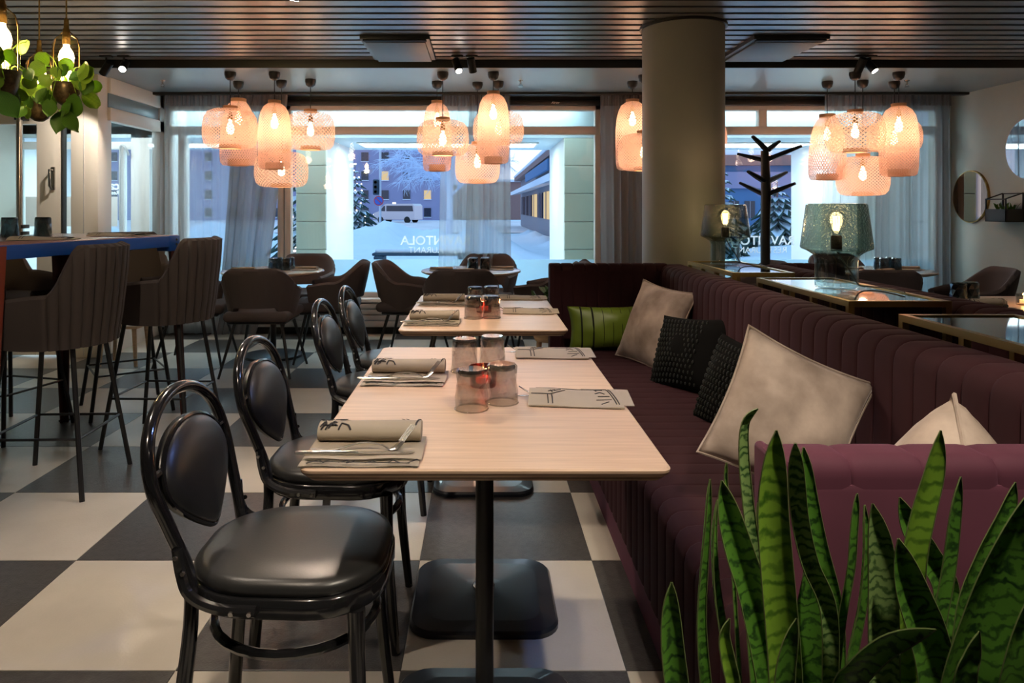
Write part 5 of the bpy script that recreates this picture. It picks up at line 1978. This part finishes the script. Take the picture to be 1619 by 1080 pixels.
LEAF = {}
for k in range(3):
    LEAF[('round', k)] = leaf_mesh('round', 1, 1, 'round_leaf', k)
    LEAF[('heart', k)] = leaf_mesh('heart', 1, .82, 'heart_leaf', k + 5)
    LEAF[('blade', k)] = leaf_mesh('blade', 1, .35, 'heart_leaf', k + 9)


def put_leaf(parent, kind, p, size, rot, k=0):
    return link('leaf', LEAF[(kind, k % 3)], parent, tuple(p), rot=rot, scale=(size, size, size))


# small plant inside the wall planter
wp = thing('succulent', 'small green plants inside the wall box planter', 'plant', (XR - .08, 6.27, 1.195))
rnd = random.Random(4)
for i in range(26):
    p = Vector((rnd.uniform(-.05, .05), rnd.uniform(-.10, .10), 0))
    put_leaf(wp, 'blade', p, rnd.uniform(.05, .09), (R(rnd.uniform(110, 250)), R(rnd.uniform(-40, 40)), rnd.uniform(0, 6.28)), i)

# plant on a wooden stand by the far sofa end
ps = thing('plant_stand', 'pale wooden planter on legs beside the far sofa end', 'plant stand', (.45, 4.52, 0))
MB().lathe([(.001, .40), (.115, .40), (.125, .42), (.13, .64), (.118, .64), (.112, .60), (.001, .60)], 28).build('pot', 'pale_wood', ps)
for k in range(3):
    a = R(190 + 120 * k)
    MB().tube([(.09 * math.cos(a), .09 * math.sin(a), .41), (.115 * math.cos(a), .115 * math.sin(a), 0)], [.017, .014], 10).build('leg', 'pale_wood', ps)
MB().lathe([(.001, .605), (.112, .605), (.001, .612)], 20).build('soil', 'soil', ps)
pp = thing('leafy_plant', 'bushy green plant spilling from the wooden stand by the sofa end', 'plant', (.45, 4.52, .61))
for i in range(46):
    a = rnd.uniform(0, 6.28)
    r = rnd.uniform(.0, .15)
    p = Vector((r * math.cos(a), r * math.sin(a), rnd.uniform(.03, .12)))
    put_leaf(pp, 'heart' if i % 2 else 'blade', p, rnd.uniform(.06, .10), (R(rnd.uniform(20, 110)), R(rnd.uniform(-50, 50)), a + PI / 2), i)
    if i % 3 == 0:
        MB().tube([(0, 0, 0), tuple(p * .6 + Vector((0, 0, .03))), tuple(p)], .0018, 4).build('stem', 'heart_leaf', pp)

# low wooden stool by the vestibule
ls = thing('low_stool', 'low pale wooden stool on the floor by the vestibule', 'stool', (-2.80, 5.70, 0))
MB().rbox((-.16, -.14, .29), (.16, .14, .315), .008).build('seat', 'pale_wood', ls)
for sx in (-1, 1):
    for sy in (-1, 1):
        MB().tube([(sx * .12, sy * .10, .29), (sx * .14, sy * .115, 0)], [.017, .014], 10).build('leg', 'pale_wood', ls)


# ================================================================== PLANT PENDANTS over the high table
def plant_pendant(label, px_, d, y_pot, leaves, watt, plabel, extra_cap=True):
    s = d / F
    c = P(px_, y_pot, d)          # rim of the pot
    t = thing('glass_pendant', label, 'pendant lamp', (c.x, d, c.z), group='glass plant pendants')
    top = CZ - c.z
    MB().lathe([(.001, top), (.035, top), (.035, top - .015), (.001, top - .02)], 18).build('ceiling_cap', 'old_brass', t)
    MB().tube([(0, 0, top - .015), (0, 0, .30)], .0035, 6).build('cord', 'old_brass', t)
    nk = MB().lathe([(.004, .31), (.010, .305), (.012, .26), (.016, .255), (.018, .19), (.016, .185), (.001, .185)], 18).build('neck', 'old_brass', t)
    MB().lathe([(.016, .232), (.03, .228), (.048, .212), (.058, .185), (.060, .15), (.060, .005)], 32, caps=False).build('glass_dome', 'amber_glass', t)
    MB().lathe([(.012, .185), (.015, .17), (.028, .15), (.034, .125), (.028, .10), (.012, .088), (.001, .086)], 18).build('bulb', 'bulb_soft', t)
    MB().lathe([(.062, .004), (.064, .0), (.061, -.02), (.055, -.055), (.042, -.085), (.022, -.10), (.001, -.104)], 30).build('pot', 'pot_bronze', t)
    MB().lathe([(.001, -.005), (.060, -.005)], 24, caps=False).build('soil', 'soil', t)
    for sx in (-1, 1):
        MB().tube([(sx * .0615, 0, 0), (sx * .0615, 0, .17), (sx * .05, 0, .215), (sx * .015, 0, .245)], .0022, 6).build('stay', 'old_brass', t)
    pl_ = bpy.data.lights.new('pendant_light', 'POINT')
    pl_.energy = watt * 1.6
    pl_.color = (1.0, .78, .50)
    pl_.shadow_soft_size = .035
    link('pendant_light', pl_, t, (0, 0, .055))
    g_ = thing('hanging_plant', plabel, 'plant', (c.x, d, c.z), group='plants in the glass pendants')
    rn = random.Random(int(px_))
    leaves = list(leaves)
    for k in range(12):
        a_ = rn.uniform(0, 6.28)
        leaves.append((px_ + 34 * math.cos(a_) * 3.4 / d, y_pot + 6 + 20 * math.sin(a_) * 3.4 / d, rn.uniform(13, 19), 'round' if k % 2 else 'heart', rn.uniform(-60, 60)))
    for i, (lx, ly, sz, kind, rl) in enumerate(leaves):
        q_ = P(lx, ly, d) - c
        size = sz * s * 1.25
        q_.y = rn.uniform(-.10, .05)
        if abs(q_.x) < .06 and q_.z > 0:
            q_.y = -.075
        elif abs(q_.x) < .07 and q_.z > -.1:
            q_.y = -.08 if rn.random() < .5 else .085
        put_leaf(g_, kind, q_ + Vector((0, 0, size * .5)), size, (R(rn.uniform(-25, 25)), R(rl), R(rn.uniform(-30, 30))), i)
        e = q_ + Vector((0, .006, size * .45))
        m_ = Vector((q_.x * .5, q_.y * .5 - .01, max(.02, e.z * .5 + .03)))
        MB().tube(smooth_path([(q_.x * .25, q_.y * .25, -.004), tuple(m_), tuple(e)], 4), .0015, 5).build('stem', 'round_leaf', g_)
    return t


plant_pendant('glass plant pendant with brass pot, nearest to the centre of three', 105, 3.40, 133, [
    (87, 100, 20, 'round', 20), (88, 120, 20, 'round', 60), (115, 107, 17, 'round', -20), (131, 112, 13, 'round', 10), (163, 128, 25, 'round', 50),
    (142, 124, 24, 'round', -50), (146, 141, 22, 'heart', 20), (128, 146, 24, 'heart', -30), (113, 128, 18, 'round', 70), (95, 135, 16, 'round', 40),
    (101, 198, 28, 'heart', 12), (114, 197, 28, 'heart', -16), (134, 175, 30, 'heart', 25), (96, 176, 20, 'heart', 0), (80, 168, 22, 'heart', -20), (120, 178, 20, 'heart', 30),
    (90, 160, 20, 'heart', 30), (137, 158, 26, 'round', -10)], 7, 'leafy plant trailing from the brass pot nearest the centre')
plant_pendant('glass plant pendant with brass pot cut by the left edge', 3, 2.75, 114, [
    (36, 74, 22, 'round', 10), (38, 97, 21, 'round', 30), (12, 92, 18, 'round', -30), (22, 100, 18, 'round', 20), (10, 105, 16, 'round', 60), (28, 133, 28, 'round', 40), (20, 176, 34, 'heart', -35), (2, 155, 22, 'heart', 0), (-12, 150, 24, 'heart', 20), (22, 160, 18, 'heart', 40)], 6,
    'leafy plant trailing from the brass pot at the left edge')
plant_pendant('glass plant pendant farthest of three, between the two others', 62, 3.65, 160, [
    (60, 150, 30, 'round', 30), (78, 150, 22, 'round', -20), (46, 155, 20, 'round', 50), (40, 148, 18, 'heart', -30), (62, 168, 18, 'heart', 10), (72, 160, 20, 'heart', -25), (50, 140, 20, 'round', -40), (30, 158, 18, 'heart', 30)], 6,
    'leafy plant in the farthest glass pendant of three')


# ================================================================== SNAKE PLANT in the foreground
sn = thing('snake_plant', 'tall variegated snake plant in the bottom right foreground', 'plant', (.36, .72, .42))
S0 = Vector(sn.location)
CR = lambda x, y_: (1019 + x / 2.455, 640 + y_ / 2.455)


def snake_leaf(pts, width, d, mat='snake_leaf', lean=0.0, twist=0.0, cup=.35):
    """pts: tip first, in the frame; d the distance of the leaf; width in pixels at its broadest"""
    P3 = []
    for i, (x, y_) in enumerate(pts):
        a, b = CR(x, y_)
        P3.append(P(a, b, d + lean * i / max(1, len(pts) - 1)))
    low = P3[-1] + (P3[-1] - P3[-2]).normalized() * .02
    base = Vector((low.x * .75 + S0.x * .25, low.y * .8 + S0.y * .2, .43))
    if P3[-1].z > .5:
        q0 = P3[-1]
        for k in (.2, .45, .72, 1.0):
            P3.append(q0 + (base - q0) * k)
    sp_ = smooth_path(P3[::-1], 7)
    n = len(sp_)
    W = width / 2.455 * d / F
    acc = [0]
    for i in range(1, n):
        acc.append(acc[-1] + (sp_[i] - sp_[i - 1]).length)
    tot = acc[-1]
    mb = MB()
    rows_f, rows_b = [], []
    ed = [[], []]
    for i in range(n):
        t = (sp_[min(i + 1, n - 1)] - sp_[max(i - 1, 0)]).normalized()
        f = acc[i] / tot
        w = W / 2 * min(1, .6 + f * 1.2) * (1 - math.exp(-(tot - acc[i]) / (.85 * W))) if f < .999 else .0006
        w = max(w, .0006)
        vw = Vector((math.sin(twist * f), -math.cos(twist * f), 0))
        s = t.cross(vw)
        s = s.normalized() if s.length > 1e-4 else Vector((1, 0, 0))
        nrm = s.cross(t).normalized()
        wav = .04 * w * math.sin(f * 19 + width)
        row = []
        for k in range(7):
            a = -1 + 2 * k / 6
            row.append(sp_[i] + s * (a * w + wav) - nrm * (cup * w * (1 - a * a)) * (1 if nrm.y < 0 else -1))
        rows_f.append([p - S0 for p in row])
        th = nrm * (.0022 * (1 - .6 * f)) * (1 if nrm.y > 0 else -1)
        rows_b.append([p + th * (1 - (abs(-1 + 2 * k / 6)) ** 4) - S0 for k, p in enumerate(row)])
        ed[0].append(row[0] - S0)
        ed[1].append(row[-1] - S0)
    for rows in (rows_f, rows_b):
        mb.add(sum(rows, []), [(i * 7 + k, i * 7 + k + 1, (i + 1) * 7 + k + 1, (i + 1) * 7 + k) for i in range(n - 1) for k in range(6)])
    lf = mb.build('leaf', mat, sn, angle=180, fix=False)
    e = MB()
    for k in (0, 1):
        e.tube(ed[k], .0007, 4)
    e.build('leaf_margin', 'leaf_edge', lf)


SL = [
    # tip ... down, width, distance, material
    ([(105, 690), (103, 800), (110, 950), (125, 1100)], 100, .66, 'snake_leaf', 0, .3),
    ([(255, 290), (248, 450), (232, 640), (222, 850), (240, 1100)], 62, .74, 'snake_leaf', .02, 1.0),
    ([(283, 370), (274, 520), (282, 700), (308, 880), (350, 1100)], 58, .70, 'snake_leaf', 0, 1.1),
    ([(318, 225), (316, 300), (330, 420)], 14, .80, 'snake_leaf', 0, .3),
    ([(300, 295), (332, 430), (372, 580), (430, 770), (500, 1100)], 112, .72, 'snake_leaf', -.02, -.2),
    ([(440, 15), (392, 70), (386, 200), (405, 400), (430, 620), (440, 800)], 58, .80, 'snake_pale', 0, .6),
    ([(440, 380), (462, 500), (485, 620), (500, 800)], 50, .82, 'snake_leaf', 0, .4),
    ([(512, 100), (502, 240), (500, 420), (520, 680), (548, 1100)], 134, .68, 'snake_bright', 0, .15),
    ([(585, 150), (590, 300), (604, 450), (645, 620), (715, 800)], 66, .70, 'snake_pale', .03, -.1),
    ([(617, 165), (635, 350), (672, 540), (722, 740), (740, 900)], 84, .78, 'snake_leaf', 0, .3),
    ([(640, 560), (660, 700), (640, 900), (640, 1100)], 150, .80, 'snake_leaf', 0, 0),
    ([(825, 345), (812, 500), (802, 640), (765, 850), (735, 1100)], 40, .76, 'snake_leaf', 0, .4),
    ([(855, 390), (866, 560), (852, 760), (812, 960), (800, 1100)], 70, .74, 'snake_leaf', 0, .8),
    ([(885, 385), (915, 560), (930, 760), (930, 1100)], 128, .70, 'snake_pale', 0, .1),
    ([(990, 360), (1035, 470), (1100, 580), (1170, 720)], 95, .84, 'snake_leaf', 0, -.2),
    ([(1150, 100), (1128, 260), (1078, 440), (1045, 620), (1040, 900)], 112, .76, 'snake_bright', 0, .2),
    ([(985, 520), (1040, 720), (1100, 900), (1140, 1100)], 150, .69, 'snake_leaf', 0, -.1),
    ([(1228, 280), (1205, 450), (1178, 660), (1140, 880), (1120, 1100)], 86, .73, 'snake_leaf', 0, .5),
    ([(1440, 300), (1405, 430), (1330, 600), (1260, 800), (1230, 1100)], 110, .80, 'snake_leaf', 0, .2),
    ([(1500, 330), (1440, 560), (1350, 820), (1270, 1100)], 270, .62, 'snake_leaf', 0, .12),
    ([(1530, 700), (1490, 850), (1440, 1100)], 140, .60, 'snake_leaf', 0, .1),
    ([(1132, 872), (1050, 895), (930, 950), (830, 1040), (780, 1120)], 138, .60, 'snake_leaf', .03, .2),
    ([(330, 830), (310, 900), (325, 1000), (345, 1100)], 60, .67, 'snake_bright', 0, .3),
    ([(590, 830), (560, 950), (545, 1100)], 90, .66, 'snake_leaf', 0, .2),
    ([(1300, 880), (1270, 980), (1240, 1100)], 110, .58, 'snake_leaf', 0, .1),
    ([(470, 640), (450, 800), (470, 1100)], 120, .78, 'snake_leaf', 0, 0),
]
for a in SL:
    snake_leaf(*a)
tp = thing('trough_planter', 'dark trough planter under the snake plant', 'planter', (.40, .70, 0))
tb = MB()
for a, b in (((-.30, -.14, 0), (.30, .14, .02)), ((-.30, -.14, 0), (-.285, .14, .46)), ((.285, -.14, 0), (.30, .14, .46)), ((-.30, -.14, 0), (.30, -.125, .46)), ((-.30, .125, 0), (.30, .14, .46))):
    tb.box(a, b)
tb.build('trough', 'planter_grey', tp, smooth=False)
MB().box((-.285, -.125, .40), (.285, .125, .425)).build('soil', 'soil', tp, smooth=False)
